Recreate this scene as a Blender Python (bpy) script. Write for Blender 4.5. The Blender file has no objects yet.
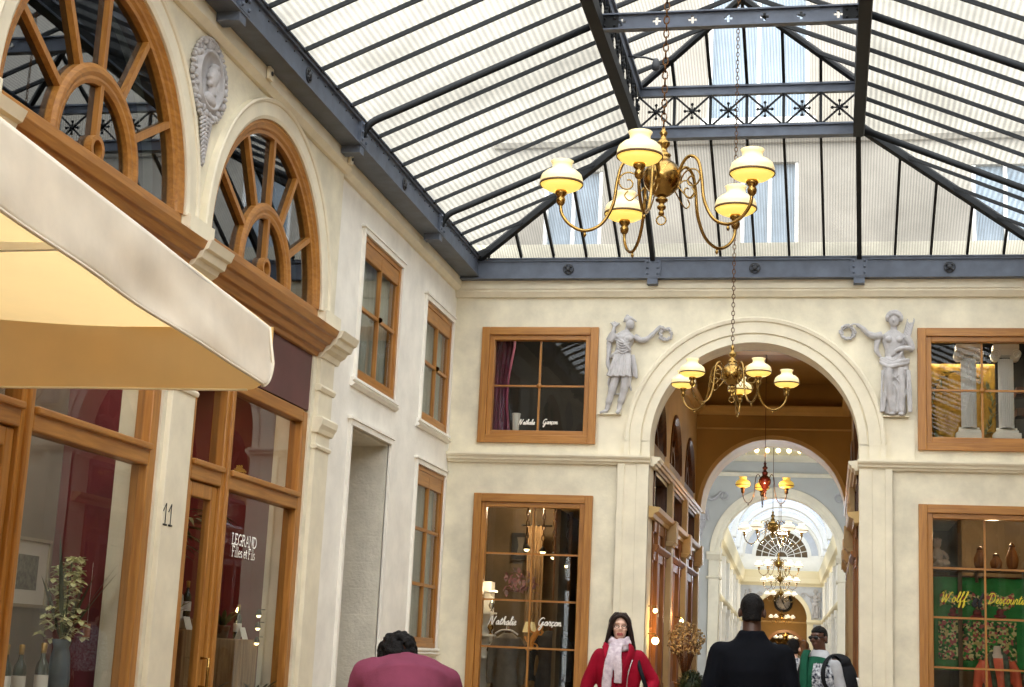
import bpy, bmesh, math, random
from mathutils import Vector, Matrix, geometry
random.seed(7)
SC = bpy.context.scene
C = SC.collection
PI = math.pi
FZ = 0.15            # floor level while building; everything is lowered by this at the end

# ------------------------------------------------------------------ materials
def lin(c):
    return tuple(((v/255)/12.92 if v/255 <= 0.04045 else ((v/255+0.055)/1.055)**2.4) for v in c) + (1.0,)

MATS = {}
def mat(name, col, rough=0.6, metal=0.0, var=0.0, scale=3.0, bump=0.0, bscale=40.0, col2=None, spec=None,
        emit=None, estr=0.0, stretch=None, detail=6.0, coat=0.0):
    m = bpy.data.materials.new(name); m.use_nodes = True
    nt = m.node_tree; b = nt.nodes['Principled BSDF']
    b.inputs['Base Color'].default_value = lin(col)
    b.inputs['Roughness'].default_value = rough
    b.inputs['Metallic'].default_value = metal
    if spec is not None: b.inputs['Specular IOR Level'].default_value = spec
    if coat: b.inputs['Coat Weight'].default_value = coat
    tc = nt.nodes.new('ShaderNodeTexCoord'); src = tc.outputs['Object']
    if stretch:
        mp = nt.nodes.new('ShaderNodeMapping'); mp.inputs['Scale'].default_value = stretch
        nt.links.new(src, mp.inputs['Vector']); src = mp.outputs['Vector']
    if var or col2:
        n = nt.nodes.new('ShaderNodeTexNoise'); n.inputs['Scale'].default_value = scale
        n.inputs['Detail'].default_value = detail; n.inputs['Roughness'].default_value = 0.6
        nt.links.new(src, n.inputs['Vector'])
        r = nt.nodes.new('ShaderNodeValToRGB')
        a = col2 if col2 else tuple(max(0, v*(1-var)) for v in col)
        bb = col if col2 else tuple(min(255, v*(1+var*0.5)) for v in col)
        r.color_ramp.elements[0].position = 0.32; r.color_ramp.elements[0].color = lin(a)
        r.color_ramp.elements[1].position = 0.68; r.color_ramp.elements[1].color = lin(bb)
        nt.links.new(n.outputs['Fac'], r.inputs['Fac']); nt.links.new(r.outputs['Color'], b.inputs['Base Color'])
    if bump:
        n2 = nt.nodes.new('ShaderNodeTexNoise'); n2.inputs['Scale'].default_value = bscale; n2.inputs['Detail'].default_value = 4
        nt.links.new(src, n2.inputs['Vector'])
        bp = nt.nodes.new('ShaderNodeBump'); bp.inputs['Strength'].default_value = bump; bp.inputs['Distance'].default_value = 0.02
        nt.links.new(n2.outputs['Fac'], bp.inputs['Height']); nt.links.new(bp.outputs['Normal'], b.inputs['Normal'])
    if emit:
        b.inputs['Emission Color'].default_value = lin(emit); b.inputs['Emission Strength'].default_value = estr
    MATS[name] = m
    return m

def glass_mat(name, tint=(215, 220, 220), ior=1.6, rough=0.0, glossy=(235, 240, 245)):
    m = bpy.data.materials.new(name); m.use_nodes = True
    nt = m.node_tree; nt.nodes.remove(nt.nodes['Principled BSDF']); out = nt.nodes['Material Output']
    t = nt.nodes.new('ShaderNodeBsdfTransparent'); t.inputs['Color'].default_value = lin(tint)
    g = nt.nodes.new('ShaderNodeBsdfGlossy'); g.inputs['Roughness'].default_value = rough; g.inputs['Color'].default_value = lin(glossy)
    fr = nt.nodes.new('ShaderNodeFresnel'); fr.inputs['IOR'].default_value = ior
    mx = nt.nodes.new('ShaderNodeMixShader')
    ge = nt.nodes.new('ShaderNodeNewGeometry'); ml = nt.nodes.new('ShaderNodeMath'); ml.operation = 'MULTIPLY_ADD'; ml.inputs[1].default_value = -1.0; ml.inputs[2].default_value = 1.0
    m2 = nt.nodes.new('ShaderNodeMath'); m2.operation = 'MULTIPLY'
    nt.links.new(ge.outputs['Backfacing'], ml.inputs[0]); nt.links.new(ml.outputs[0], m2.inputs[0]); nt.links.new(fr.outputs['Fac'], m2.inputs[1]); nt.links.new(m2.outputs[0], mx.inputs['Fac']); nt.links.new(t.outputs[0], mx.inputs[1]); nt.links.new(g.outputs[0], mx.inputs[2])
    nt.links.new(mx.outputs[0], out.inputs['Surface']); MATS[name] = m
    return m

def roof_glass_mat(name, clear=0.5, tint=(238, 240, 240), milk=(225, 225, 222), wave=(0, 1, 0), wscale=14.0, wamt=0.22, dirt=0.35):
    """ribbed, slightly milky cast glass of the skylight, with patches of grime"""
    m = bpy.data.materials.new(name); m.use_nodes = True
    nt = m.node_tree; nt.nodes.remove(nt.nodes['Principled BSDF']); out = nt.nodes['Material Output']
    L = nt.links.new
    tc = nt.nodes.new('ShaderNodeTexCoord')
    wv = nt.nodes.new('ShaderNodeTexWave'); wv.inputs['Scale'].default_value = wscale; wv.inputs['Distortion'].default_value = 0.4
    wv.bands_direction = 'X' if wave[0] else ('Y' if wave[1] else 'Z')
    L(tc.outputs['Object'], wv.inputs['Vector'])
    ns = nt.nodes.new('ShaderNodeTexNoise'); ns.inputs['Scale'].default_value = 0.9; ns.inputs['Detail'].default_value = 8; ns.inputs['Roughness'].default_value = 0.65
    L(tc.outputs['Object'], ns.inputs['Vector'])
    rp = nt.nodes.new('ShaderNodeValToRGB')
    rp.color_ramp.elements[0].position = 0.3; rp.color_ramp.elements[0].color = (1-dirt, 1-dirt, 1-dirt, 1)
    rp.color_ramp.elements[1].position = 0.62; rp.color_ramp.elements[1].color = (1, 1, 1, 1)
    L(ns.outputs['Fac'], rp.inputs['Fac'])
    rb = nt.nodes.new('ShaderNodeMapRange'); rb.inputs['To Min'].default_value = 1.06; rb.inputs['To Max'].default_value = 0.86; L(wv.outputs['Fac'], rb.inputs['Value'])
    rs = nt.nodes.new('ShaderNodeVectorMath'); rs.operation = 'SCALE'; L(rp.outputs['Color'], rs.inputs[0]); L(rb.outputs['Result'], rs.inputs['Scale'])
    def mul(c):
        mm = nt.nodes.new('ShaderNodeMix'); mm.data_type = 'RGBA'; mm.blend_type = 'MULTIPLY'; mm.inputs[0].default_value = 1
        mm.inputs[6].default_value = lin(c); L(rs.outputs[0], mm.inputs[7]); return mm.outputs[2]
    t = nt.nodes.new('ShaderNodeBsdfTransparent'); L(mul(tint), t.inputs['Color'])
    tr = nt.nodes.new('ShaderNodeBsdfTranslucent'); L(mul(milk), tr.inputs['Color'])
    mp = nt.nodes.new('ShaderNodeMapRange'); mp.inputs['To Min'].default_value = 1-clear-wamt/2; mp.inputs['To Max'].default_value = 1-clear+wamt/2
    L(wv.outputs['Fac'], mp.inputs['Value'])
    mx = nt.nodes.new('ShaderNodeMixShader'); L(mp.outputs['Result'], mx.inputs['Fac']); L(t.outputs[0], mx.inputs[1]); L(tr.outputs[0], mx.inputs[2])
    L(mx.outputs[0], out.inputs['Surface']); MATS[name] = m
    return m

def wood_mat(name, c1, c2, rough=0.38, axis='Z'):
    m = bpy.data.materials.new(name); m.use_nodes = True
    nt = m.node_tree; b = nt.nodes['Principled BSDF']; L = nt.links.new
    tc = nt.nodes.new('ShaderNodeTexCoord'); mp = nt.nodes.new('ShaderNodeMapping')
    mp.inputs['Scale'].default_value = {'Z': (22, 22, 1.6), 'X': (1.6, 22, 22), 'Y': (22, 1.6, 22)}[axis]
    L(tc.outputs['Object'], mp.inputs['Vector'])
    n = nt.nodes.new('ShaderNodeTexNoise'); n.inputs['Scale'].default_value = 1.4; n.inputs['Detail'].default_value = 7; n.inputs['Distortion'].default_value = 0.6
    L(mp.outputs['Vector'], n.inputs['Vector'])
    r = nt.nodes.new('ShaderNodeValToRGB'); r.color_ramp.elements[0].position = 0.3; r.color_ramp.elements[0].color = lin(c2)
    r.color_ramp.elements[1].position = 0.66; r.color_ramp.elements[1].color = lin(c1)
    L(n.outputs['Fac'], r.inputs['Fac']); L(r.outputs['Color'], b.inputs['Base Color'])
    bp = nt.nodes.new('ShaderNodeBump'); bp.inputs['Strength'].default_value = 0.12; bp.inputs['Distance'].default_value = 0.01
    L(n.outputs['Fac'], bp.inputs['Height']); L(bp.outputs['Normal'], b.inputs['Normal'])
    b.inputs['Roughness'].default_value = rough; MATS[name] = m
    return m

def brick_paint_mat(name, col):
    m = mat(name, col, 0.8, var=0.06, scale=5)
    nt = m.node_tree; b = nt.nodes['Principled BSDF']; L = nt.links.new
    tc = nt.nodes.new('ShaderNodeTexCoord')
    sx = nt.nodes.new('ShaderNodeSeparateXYZ'); cx = nt.nodes.new('ShaderNodeCombineXYZ'); L(tc.outputs['Object'], sx.inputs[0])
    ad = nt.nodes.new('ShaderNodeMath'); ad.operation = 'ADD'; L(sx.outputs['X'], ad.inputs[0]); L(sx.outputs['Y'], ad.inputs[1])
    L(ad.outputs[0], cx.inputs['X']); L(sx.outputs['Z'], cx.inputs['Y'])
    bk = nt.nodes.new('ShaderNodeTexBrick'); bk.inputs['Scale'].default_value = 1.0
    bk.inputs['Brick Width'].default_value = 0.55; bk.inputs['Row Height'].default_value = 0.3; bk.inputs['Mortar Size'].default_value = 0.012
    L(cx.outputs[0], bk.inputs['Vector'])
    ns = nt.nodes.new('ShaderNodeTexNoise'); ns.inputs['Scale'].default_value = 30; L(tc.outputs['Object'], ns.inputs['Vector'])
    mm = nt.nodes.new('ShaderNodeMath'); mm.operation = 'MULTIPLY_ADD'; mm.inputs[1].default_value = -1.0
    L(bk.outputs['Fac'], mm.inputs[0]); L(ns.outputs['Fac'], mm.inputs[2])
    bp = nt.nodes.new('ShaderNodeBump'); bp.inputs['Strength'].default_value = 0.5; bp.inputs['Distance'].default_value = 0.02
    L(mm.outputs[0], bp.inputs['Height']); L(bp.outputs['Normal'], b.inputs['Normal'])
    return m

CREAM   = mat('cream stucco', (229, 221, 197), 0.75, var=0.085, scale=2.6, bump=0.10, bscale=35)
CREAMT  = mat('cream stucco trim', (230, 221, 197), 0.65, var=0.05, scale=3, bump=0.05, bscale=60)
WHITEP  = mat('off white plaster', (241, 237, 227), 0.8, var=0.05, scale=2.6, bump=0.15, bscale=30)
WHITET  = mat('white painted moulding', (238, 234, 224), 0.6, var=0.03, scale=4)
BRICKW  = brick_paint_mat('painted blockwork', (205, 200, 186))
RELIEF  = mat('grey white relief plaster', (196, 193, 193), 0.75, col2=(168, 165, 165), scale=9, bump=0.1, bscale=70)
WOODX   = wood_mat('honey oak along x', (177, 122, 54), (146, 94, 37), axis='X')
WOODY   = wood_mat('honey oak along y', (177, 122, 54), (146, 94, 37), axis='Y')
WOODZ   = wood_mat('honey oak upright', (177, 122, 54), (146, 94, 37), axis='Z')
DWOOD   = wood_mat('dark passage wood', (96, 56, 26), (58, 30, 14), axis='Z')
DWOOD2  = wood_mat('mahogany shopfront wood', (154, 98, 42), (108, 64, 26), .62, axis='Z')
STEEL   = mat('blue grey painted steel', (90, 98, 112), 0.5, var=0.12, scale=5, spec=0.4)
STEELD  = mat('dark painted steel', (32, 34, 36), 0.6, spec=0.2, var=0.15, scale=6)
BOLT    = mat('dark bolt heads', (48, 50, 54), 0.5)
ROOFG_S = roof_glass_mat('ribbed roof glass side slope', clear=0.7, wave=(1, 0, 0), wscale=5.5, dirt=0.36, milk=(72, 73, 73), tint=(174, 177, 179))
ROOFG_E = roof_glass_mat('ribbed roof glass end slope', clear=0.62, wave=(1, 0, 0), wscale=9, dirt=0.26, milk=(74, 74, 73), tint=(152, 154, 156))
ROOFG_L = roof_glass_mat('ribbed roof glass lantern', clear=0.7, wave=(1, 0, 0), wscale=9, dirt=0.18, milk=(70, 70, 70), tint=(172, 174, 176))
GLASS   = glass_mat('shop window glass', (236, 237, 236), 1.42)
GLASSA  = glass_mat('fanlight glass', (170, 176, 176), 2.4)
GLASSD  = glass_mat('passage window glass', (150, 150, 140), 1.7)
BRASS   = mat('polished brass', (158, 126, 70), 0.2, 1.0, var=0.15, scale=14)
BRONZE  = mat('dark bronze', (92, 62, 34), 0.3, 1.0)
OXBLOOD = mat('ox blood lacquer', (66, 22, 16), 0.15, 0.2, coat=0.6)
SHADE   = mat('opal glass shade lit', (244, 230, 184), 0.25, emit=(255, 214, 116), estr=0.26)
SHADEIN = mat('lit inside of the shade', (255, 236, 170), 0.4, emit=(255, 214, 96), estr=1.0)
SHADEW  = mat('white opal shade lit', (252, 248, 236), 0.25, emit=(255, 240, 205), estr=0.8)
SHADEY  = mat('yellow glass shade lit', (250, 214, 110), 0.3, emit=(255, 206, 84), estr=0.55)
BULB    = mat('lit bulb', (255, 240, 200), 0.4, emit=(255, 232, 170), estr=6.0)
SHBAND  = mat('brown shade rim', (96, 66, 30), 0.5)
VAULT   = roof_glass_mat('milky vault glass', clear=0.06, wave=(0, 1, 0), wscale=1.2, dirt=0.12, milk=(98, 104, 112), tint=(195, 200, 208))
AWN     = mat('cream awning canvas', (238, 229, 212), 0.8, var=0.06, scale=2.5, bump=0.12, bscale=8)
def canvas_mat(name, col, trans, var=0.06, fac=0.72):
    m = mat(name, col, 0.8, var=var, scale=2.5, bump=0.12, bscale=8); nt = m.node_tree; b = nt.nodes['Principled BSDF']; out = nt.nodes['Material Output']
    t = nt.nodes.new('ShaderNodeBsdfTranslucent'); t.inputs['Color'].default_value = lin(trans); mx = nt.nodes.new('ShaderNodeMixShader'); mx.inputs['Fac'].default_value = fac
    nt.links.new(b.outputs[0], mx.inputs[1]); nt.links.new(t.outputs[0], mx.inputs[2]); nt.links.new(mx.outputs[0], out.inputs['Surface']); return m
AWN     = canvas_mat('cream awning canvas cloth', (240, 231, 214), (250, 240, 220), fac=0.2)
AWNTRIM = mat('pale canvas binding', (226, 216, 196), 0.7)
BURG    = mat('burgundy sign panel paint', (92, 52, 54), 0.45, var=0.1, scale=2)
BURGW   = mat('burgundy shop wall', (112, 34, 42), 0.7, var=0.15, scale=1.5)
REDW    = mat('red shop wall', (140, 28, 28), 0.7, var=0.2, scale=2)
GREYW   = mat('taupe reflected pilaster', (150, 138, 124), 0.8, var=0.06)
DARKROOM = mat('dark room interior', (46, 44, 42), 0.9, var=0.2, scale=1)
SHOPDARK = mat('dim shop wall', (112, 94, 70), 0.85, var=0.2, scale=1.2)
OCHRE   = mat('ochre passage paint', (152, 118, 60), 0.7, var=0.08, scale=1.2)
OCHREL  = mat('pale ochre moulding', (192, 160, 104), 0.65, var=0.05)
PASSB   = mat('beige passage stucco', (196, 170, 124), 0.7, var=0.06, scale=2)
BLUEGR  = mat('blue grey rotunda paint', (186, 186, 180), 0.75, var=0.04, scale=1.2)
HALLW   = mat('white hall paint', (240, 238, 230), 0.7, var=0.02)
HALLC   = mat('cream hall moulding', (232, 220, 184), 0.65)
HALLG   = mat('pale grey hall panel', (196, 200, 206), 0.7, var=0.05)
WHITE   = mat('white paint', (244, 244, 240), 0.5)
BLACK   = mat('black', (18, 18, 19), 0.6)
FLOORM  = mat('mosaic floor', (170, 150, 120), 0.5, col2=(110, 88, 70), scale=16)
FACADE  = mat('cream building facade', (162, 156, 144), 0.85, var=0.06, scale=1.0)
BLIND   = mat('pale blue blinds', (140, 156, 170), 0.6, var=0.1, scale=8, stretch=(6, 1, 0.3))
CURT    = mat('pale net curtain', (186, 186, 170), 0.85, var=0.12, scale=4, stretch=(1, 8, 0.3))
ZINC    = mat('grey roof zinc', (150, 154, 160), 0.6, var=0.1)

# ------------------------------------------------------------------ mesh builder
class MB:
    def __init__(s): s.v = []; s.f = []; s.mi = []; s.sm = []; s.m = 0
    def add(s, vs, fs, smooth=False):
        n = len(s.v); s.v += [tuple(p) for p in vs]
        for f in fs:
            s.f.append(tuple(i+n for i in f)); s.mi.append(s.m); s.sm.append(smooth)
        return s
    def box(s, x0, x1, y0, y1, z0, z1): return s.mbox(lambda a, b, c: (a, b, c), x0, x1, y0, y1, z0, z1)
    def mbox(s, M, u0, u1, w0, w1, d0, d1):
        P = [M(u, w, d) for d in (d0, d1) for w in (w0, w1) for u in (u0, u1)]
        return s.add(P, [(0, 1, 3, 2), (4, 6, 7, 5), (0, 4, 5, 1), (2, 3, 7, 6), (0, 2, 6, 4), (1, 5, 7, 3)])
    def bar(s, p, q, w, h, up=(0, 0, 1)):
        p = Vector(p); q = Vector(q); d = (q-p).normalized(); up = Vector(up)
        sd = d.cross(up)
        if sd.length < 1e-4: sd = d.cross(Vector((1, 0, 0)))
        sd.normalize(); u = sd.cross(d)
        P = [c+sd*a*w/2+u*b*h/2 for c in (p, q) for a, b in ((-1, -1), (1, -1), (1, 1), (-1, 1))]
        return s.add(P, [(0, 1, 2, 3), (4, 7, 6, 5), (0, 4, 5, 1), (1, 5, 6, 2), (2, 6, 7, 3), (3, 7, 4, 0)])
    def tube(s, pts, r, n=8, closed=False, ref=None, caps=True):
        pts = [Vector(p) for p in pts]; k = len(pts)
        rr = r if isinstance(r, (list,)) else [r]*k
        vs = []; prev = None
        for i, p in enumerate(pts):
            a = pts[(i-1) % k] if (closed or i > 0) else p
            b = pts[(i+1) % k] if (closed or i < k-1) else p
            t = (b-a).normalized()
            if ref is not None: nrm = Vector(ref) - t*Vector(ref).dot(t)
            elif prev is None: nrm = t.orthogonal()
            else: nrm = prev - t*prev.dot(t)
            if nrm.length < 1e-6: nrm = t.orthogonal()
            nrm.normalize(); prev = nrm; bn = t.cross(nrm)
            ra, rb = rr[i] if isinstance(rr[i], (tuple, list)) else (rr[i], rr[i])
            for j in range(n):
                an = 2*PI*j/n
                vs.append(p+nrm*math.cos(an)*ra+bn*math.sin(an)*rb)
        fs = []
        for i in range(k if closed else k-1):
            for j in range(n):
                a = i*n+j; b = i*n+(j+1) % n; c = ((i+1) % k)*n+(j+1) % n; d = ((i+1) % k)*n+j
                fs.append((a, b, c, d))
        if not closed and caps:
            fs.append(tuple(range(n))); fs.append(tuple((k-1)*n+j for j in range(n)))
        return s.add(vs, fs, True)
    def lathe(s, prof, o=(0, 0, 0), n=16, ax=None, caps=True):
        o = Vector(o); vs = []; fs = []
        X, Y, Z = ax if ax else (Vector((1, 0, 0)), Vector((0, 1, 0)), Vector((0, 0, 1)))
        for r, z in prof:
            for j in range(n):
                a = 2*PI*j/n; vs.append(o+X*r*math.cos(a)+Y*r*math.sin(a)+Z*z)
        k = len(prof)
        for i in range(k-1):
            for j in range(n): fs.append((i*n+j, i*n+(j+1) % n, (i+1)*n+(j+1) % n, (i+1)*n+j))
        if caps: fs.append(tuple(range(n))); fs.append(tuple((k-1)*n+j for j in range(n)))
        return s.add(vs, fs, True)
    def ball(s, c, r, n=12, m=8):
        rx, ry, rz = r if isinstance(r, (tuple, list)) else (r, r, r)
        vs = [(c[0], c[1], c[2]-rz)]; fs = []
        for i in range(1, m):
            t = PI*i/m
            for j in range(n):
                a = 2*PI*j/n; vs.append((c[0]+rx*math.sin(t)*math.cos(a), c[1]+ry*math.sin(t)*math.sin(a), c[2]-rz*math.cos(t)))
        vs.append((c[0], c[1], c[2]+rz)); e = len(vs)-1
        for j in range(n):
            fs.append((0, 1+(j+1) % n, 1+j)); fs.append((e, e-n+j, e-n+(j+1) % n))
        for i in range(m-2):
            for j in range(n):
                a = 1+i*n+j; b = 1+i*n+(j+1) % n; fs.append((a, b, b+n, a+n))
        return s.add(vs, fs, True)
    def mpoly(s, M, outer, holes, d0, d1):
        loops = [outer]+list(holes)
        tri = geometry.tessellate_polygon([[Vector((u, w, 0)) for u, w in l] for l in loops])
        flat = [p for l in loops for p in l]; n = len(flat)
        vs = [M(u, w, d0) for u, w in flat]+[M(u, w, d1) for u, w in flat]
        fs = [tuple(t) for t in tri]+[tuple(i+n for i in reversed(t)) for t in tri]
        st = 0
        for l in loops:
            k = len(l)
            for i in range(k): fs.append((st+i, st+(i+1) % k, st+(i+1) % k+n, st+i+n))
            st += k
        return s.add(vs, fs)
    def mrun(s, M, u0, u1, prof):
        k = len(prof)
        vs = [M(u0, w, d) for w, d in prof]+[M(u1, w, d) for w, d in prof]
        fs = [(i, (i+1) % k, (i+1) % k+k, i+k) for i in range(k)]+[tuple(range(k)), tuple(range(k, 2*k))]
        return s.add(vs, fs)
    def march(s, M, cu, cw, prof, a0=0, a1=PI, n=40, smooth=False):
        k = len(prof); vs = []; fs = []
        full = abs(a1-a0-2*PI) < 1e-6; cnt = n if full else n+1
        for i in range(cnt):
            a = a0+(a1-a0)*i/n
            for r, d in prof: vs.append(M(cu+r*math.cos(a), cw+r*math.sin(a), d))
        for i in range(n):
            for j in range(k):
                i2 = (i+1) % cnt
                fs.append((i*k+j, i*k+(j+1) % k, i2*k+(j+1) % k, i2*k+j))
        if not full: fs += [tuple(range(k)), tuple(n*k+j for j in range(k))]
        return s.add(vs, fs, smooth)
    def sheet(s, fn, nu, nv, smooth=True):
        vs = [fn(i/nu, j/nv) for j in range(nv+1) for i in range(nu+1)]
        fs = [(j*(nu+1)+i, j*(nu+1)+i+1, (j+1)*(nu+1)+i+1, (j+1)*(nu+1)+i) for j in range(nv) for i in range(nu)]
        return s.add(vs, fs, smooth)
    def build(s, name, mats, parent=None, bevel=0, solid=0, subsurf=0, recalc=True):
        me = bpy.data.meshes.new(name); me.from_pydata(s.v, [], s.f)
        ms = mats if isinstance(mats, (list, tuple)) else [mats]
        for m in ms: me.materials.append(m)
        me.polygons.foreach_set('material_index', s.mi); me.polygons.foreach_set('use_smooth', s.sm)
        if recalc:
            bm = bmesh.new(); bm.from_mesh(me); bmesh.ops.recalc_face_normals(bm, faces=bm.faces); bm.to_mesh(me); bm.free()
        me.update()
        o = bpy.data.objects.new(name, me); C.objects.link(o)
        if parent is not None: o.parent = parent
        if solid:
            md = o.modifiers.new('solid', 'SOLIDIFY'); md.thickness = solid; md.offset = 0
        if bevel:
            md = o.modifiers.new('bevel', 'BEVEL'); md.width = bevel; md.segments = 2; md.limit_method = 'ANGLE'; md.angle_limit = 0.6
        if subsurf:
            md = o.modifiers.new('sub', 'SUBSURF'); md.levels = subsurf; md.render_levels = subsurf
        return o

def remesh(mb, name, mats, parent=None, voxel=0.012, smooth=4, paint=None):
    """union of overlapping closed shapes into one continuous surface"""
    o = mb.build(name, mats, None)
    md = o.modifiers.new('r', 'REMESH'); md.mode = 'VOXEL'; md.voxel_size = voxel; md.use_smooth_shade = True
    if smooth:
        sm = o.modifiers.new('s', 'SMOOTH'); sm.factor = 0.5; sm.iterations = smooth
    dg = bpy.context.evaluated_depsgraph_get(); dg.update()
    me = bpy.data.meshes.new_from_object(o.evaluated_get(dg))
    old = o.data; o.modifiers.clear(); o.data = me; me.name = name
    bpy.data.meshes.remove(old)
    me.materials.clear()
    for m in (mats if isinstance(mats, (list, tuple)) else [mats]): me.materials.append(m)
    for p in me.polygons:
        p.use_smooth = True; p.material_index = paint(p.center, p.normal) if paint else 0
    if parent is not None: o.parent = parent
    return o

def empty(name, loc=(0, 0, 0), rz=0.0, parent=None):
    o = bpy.data.objects.new(name, None); C.objects.link(o); o.location = loc; o.rotation_euler = (0, 0, rz)
    o.empty_display_size = 0.1
    if parent is not None: o.parent = parent
    return o
def tag(o, label, cat, group=None, kind=None):
    o['label'] = label; o['category'] = cat
    if group: o['group'] = group
    if kind: o['kind'] = kind
    return o
def struct(o, label=None, cat=None):
    o['kind'] = 'structure'
    if label: o['label'] = label
    if cat: o['category'] = cat
    return o
def kids(o): return [c for c in bpy.data.objects if c.parent == o]
def copy_tree(o, parent=None):
    c = o.copy(); C.objects.link(c)
    if parent is not None: c.parent = parent
    for ch in kids(o): copy_tree(ch, c)
    return c
def spline(pts, n=6):
    """Catmull-Rom through pts"""
    P = [Vector(p) for p in pts]; out = []
    for i in range(len(P)-1):
        p0 = P[max(i-1, 0)]; p1 = P[i]; p2 = P[i+1]; p3 = P[min(i+2, len(P)-1)]
        for k in range(n):
            t = k/n
            out.append(0.5*((2*p1)+(p2-p0)*t+(2*p0-5*p1+4*p2-p3)*t*t+(3*p1-p0-3*p2+p3)*t**3))
    out.append(P[-1]); return out

XL, XR, YF, AX = -5.05, 3.07, 20.0, -0.99
ML = lambda u, w, d: (XL+d, u, w)          # left court wall, u = depth
MR = lambda u, w, d: (XR-d, u, w)          # right court wall
MF = lambda u, w, d: (u, YF-d, w)          # end wall facing the viewer
rect = lambda u0, u1, w0, w1: [(u0, w0), (u1, w0), (u1, w1), (u0, w1)]
def archpoly(cu, cw, r, w0, n=40):
    return [(cu-r, w0), (cu+r, w0)]+[(cu+r*math.cos(PI*i/n), cw+r*math.sin(PI*i/n)) for i in range(n+1)]
# ------------------------------------------------------------------ setting: court shell
struct(MB().box(-9, 7, -8, 96, FZ-0.2, FZ).build('floor', FLOORM), 'mosaic floor of the arcade')

NWIN = [0]
def win_root(label):
    NWIN[0] += 1
    w = empty('window_%d' % NWIN[0]); struct(w, label, 'window'); return w

def rect_window(M, u0, u1, w0, w1, cols, rows, label, fw=0.16, proj=0.05, wv=WOODZ, wh=WOODX, muntin=0.035, glass=GLASS, boss=False, back=-0.1):
    """oak casing, inner sash, glazing bars and a pane of glass, M maps (u, w, depth)"""
    W = win_root(label)
    def frame(a, d0, d1, t, name):
        MB().mbox(M, u0+a, u0+a+t, w0+a, w1-a, d0, d1).build(name, wv, W, bevel=0.006)
        MB().mbox(M, u1-a-t, u1-a, w0+a, w1-a, d0, d1).build(name, wv, W, bevel=0.006)
        MB().mbox(M, u0+a+t, u1-a-t, w1-a-t, w1-a, d0, d1).build(name, wh, W, bevel=0.006)
        MB().mbox(M, u0+a+t, u1-a-t, w0+a, w0+a+t, d0, d1).build(name, wh, W, bevel=0.006)
    frame(0, -0.06, proj, fw*0.62, 'casing')
    frame(fw*0.62, -0.10, proj-0.035, fw*0.38, 'sash')
    a = fw
    for i in range(1, cols):
        u = u0+a+(u1-u0-2*a)*i/cols
        MB().mbox(M, u-muntin/2, u+muntin/2, w0+a, w1-a, back-0.015, back+0.035).build('glazing_bar', wv, W)
    for j in range(1, rows):
        w = w0+a+(w1-w0-2*a)*j/rows
        MB().mbox(M, u0+a, u1-a, w-muntin/2, w+muntin/2, back-0.012, back+0.03).build('glazing_bar', wh, W)
        if boss:
            u = (u0+u1)/2
            MB().lathe([(0.012, 0), (0.03, 0), (0.035, 0.015), (0.02, 0.03)], M(u, w, back+0.03), 12,
                       (Vector((1, 0, 0)), Vector((0, 0, 1)), Vector(M(0, 0, 1))-Vector(M(0, 0, 0)))).build('bar_boss', wv, W)
    MB().mbox(M, u0+a*0.9, u1-a*0.9, w0+a*0.9, w1-a*0.9, back-0.004, back+0.004).build('glass_pane', glass, W)
    return W

# ---- side walls with arched fanlights over shopfronts
BAYS = [2.70, 6.06, 9.42, 12.78]
RA, ZS = 1.42, 4.73
def side_wall(name, M, mat_holes=True):
    holes = []
    for c in BAYS:
        holes.append(archpoly(c, ZS-0.2, RA, ZS-0.2))
        holes[-1] = [(c-RA, ZS-0.2), (c+RA, ZS-0.2)]+[(c+RA*math.cos(PI*i/40), ZS+RA*math.sin(PI*i/40)) for i in range(41)]
        holes.append(rect(c-1.40, c+1.40, FZ-0.05, 4.27))
    pl = [(-8, FZ-0.1), (14.66, FZ-0.1), (14.66, 7.0), (-8, 7.0)]
    # shop openings reach the floor: cut them into the outline instead of holes
    outline = [(-8, 7.0), (-8, FZ-0.1)]
    for c in BAYS: outline += [(c-1.40, FZ-0.1), (c-1.40, 4.27), (c+1.40, 4.27), (c+1.40, FZ-0.1)]
    outline += [(14.70, FZ-0.1), (14.70, 7.0)]
    w = MB().mpoly(M, outline, [h for i, h in enumerate(holes) if i % 2 == 0], -0.35, 0.0).build(name, CREAM)
    struct(w, 'cream stucco wall with arched fanlights')
    return w
wl = side_wall('wall_left', ML)
wr = side_wall('wall_right', MR)
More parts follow.
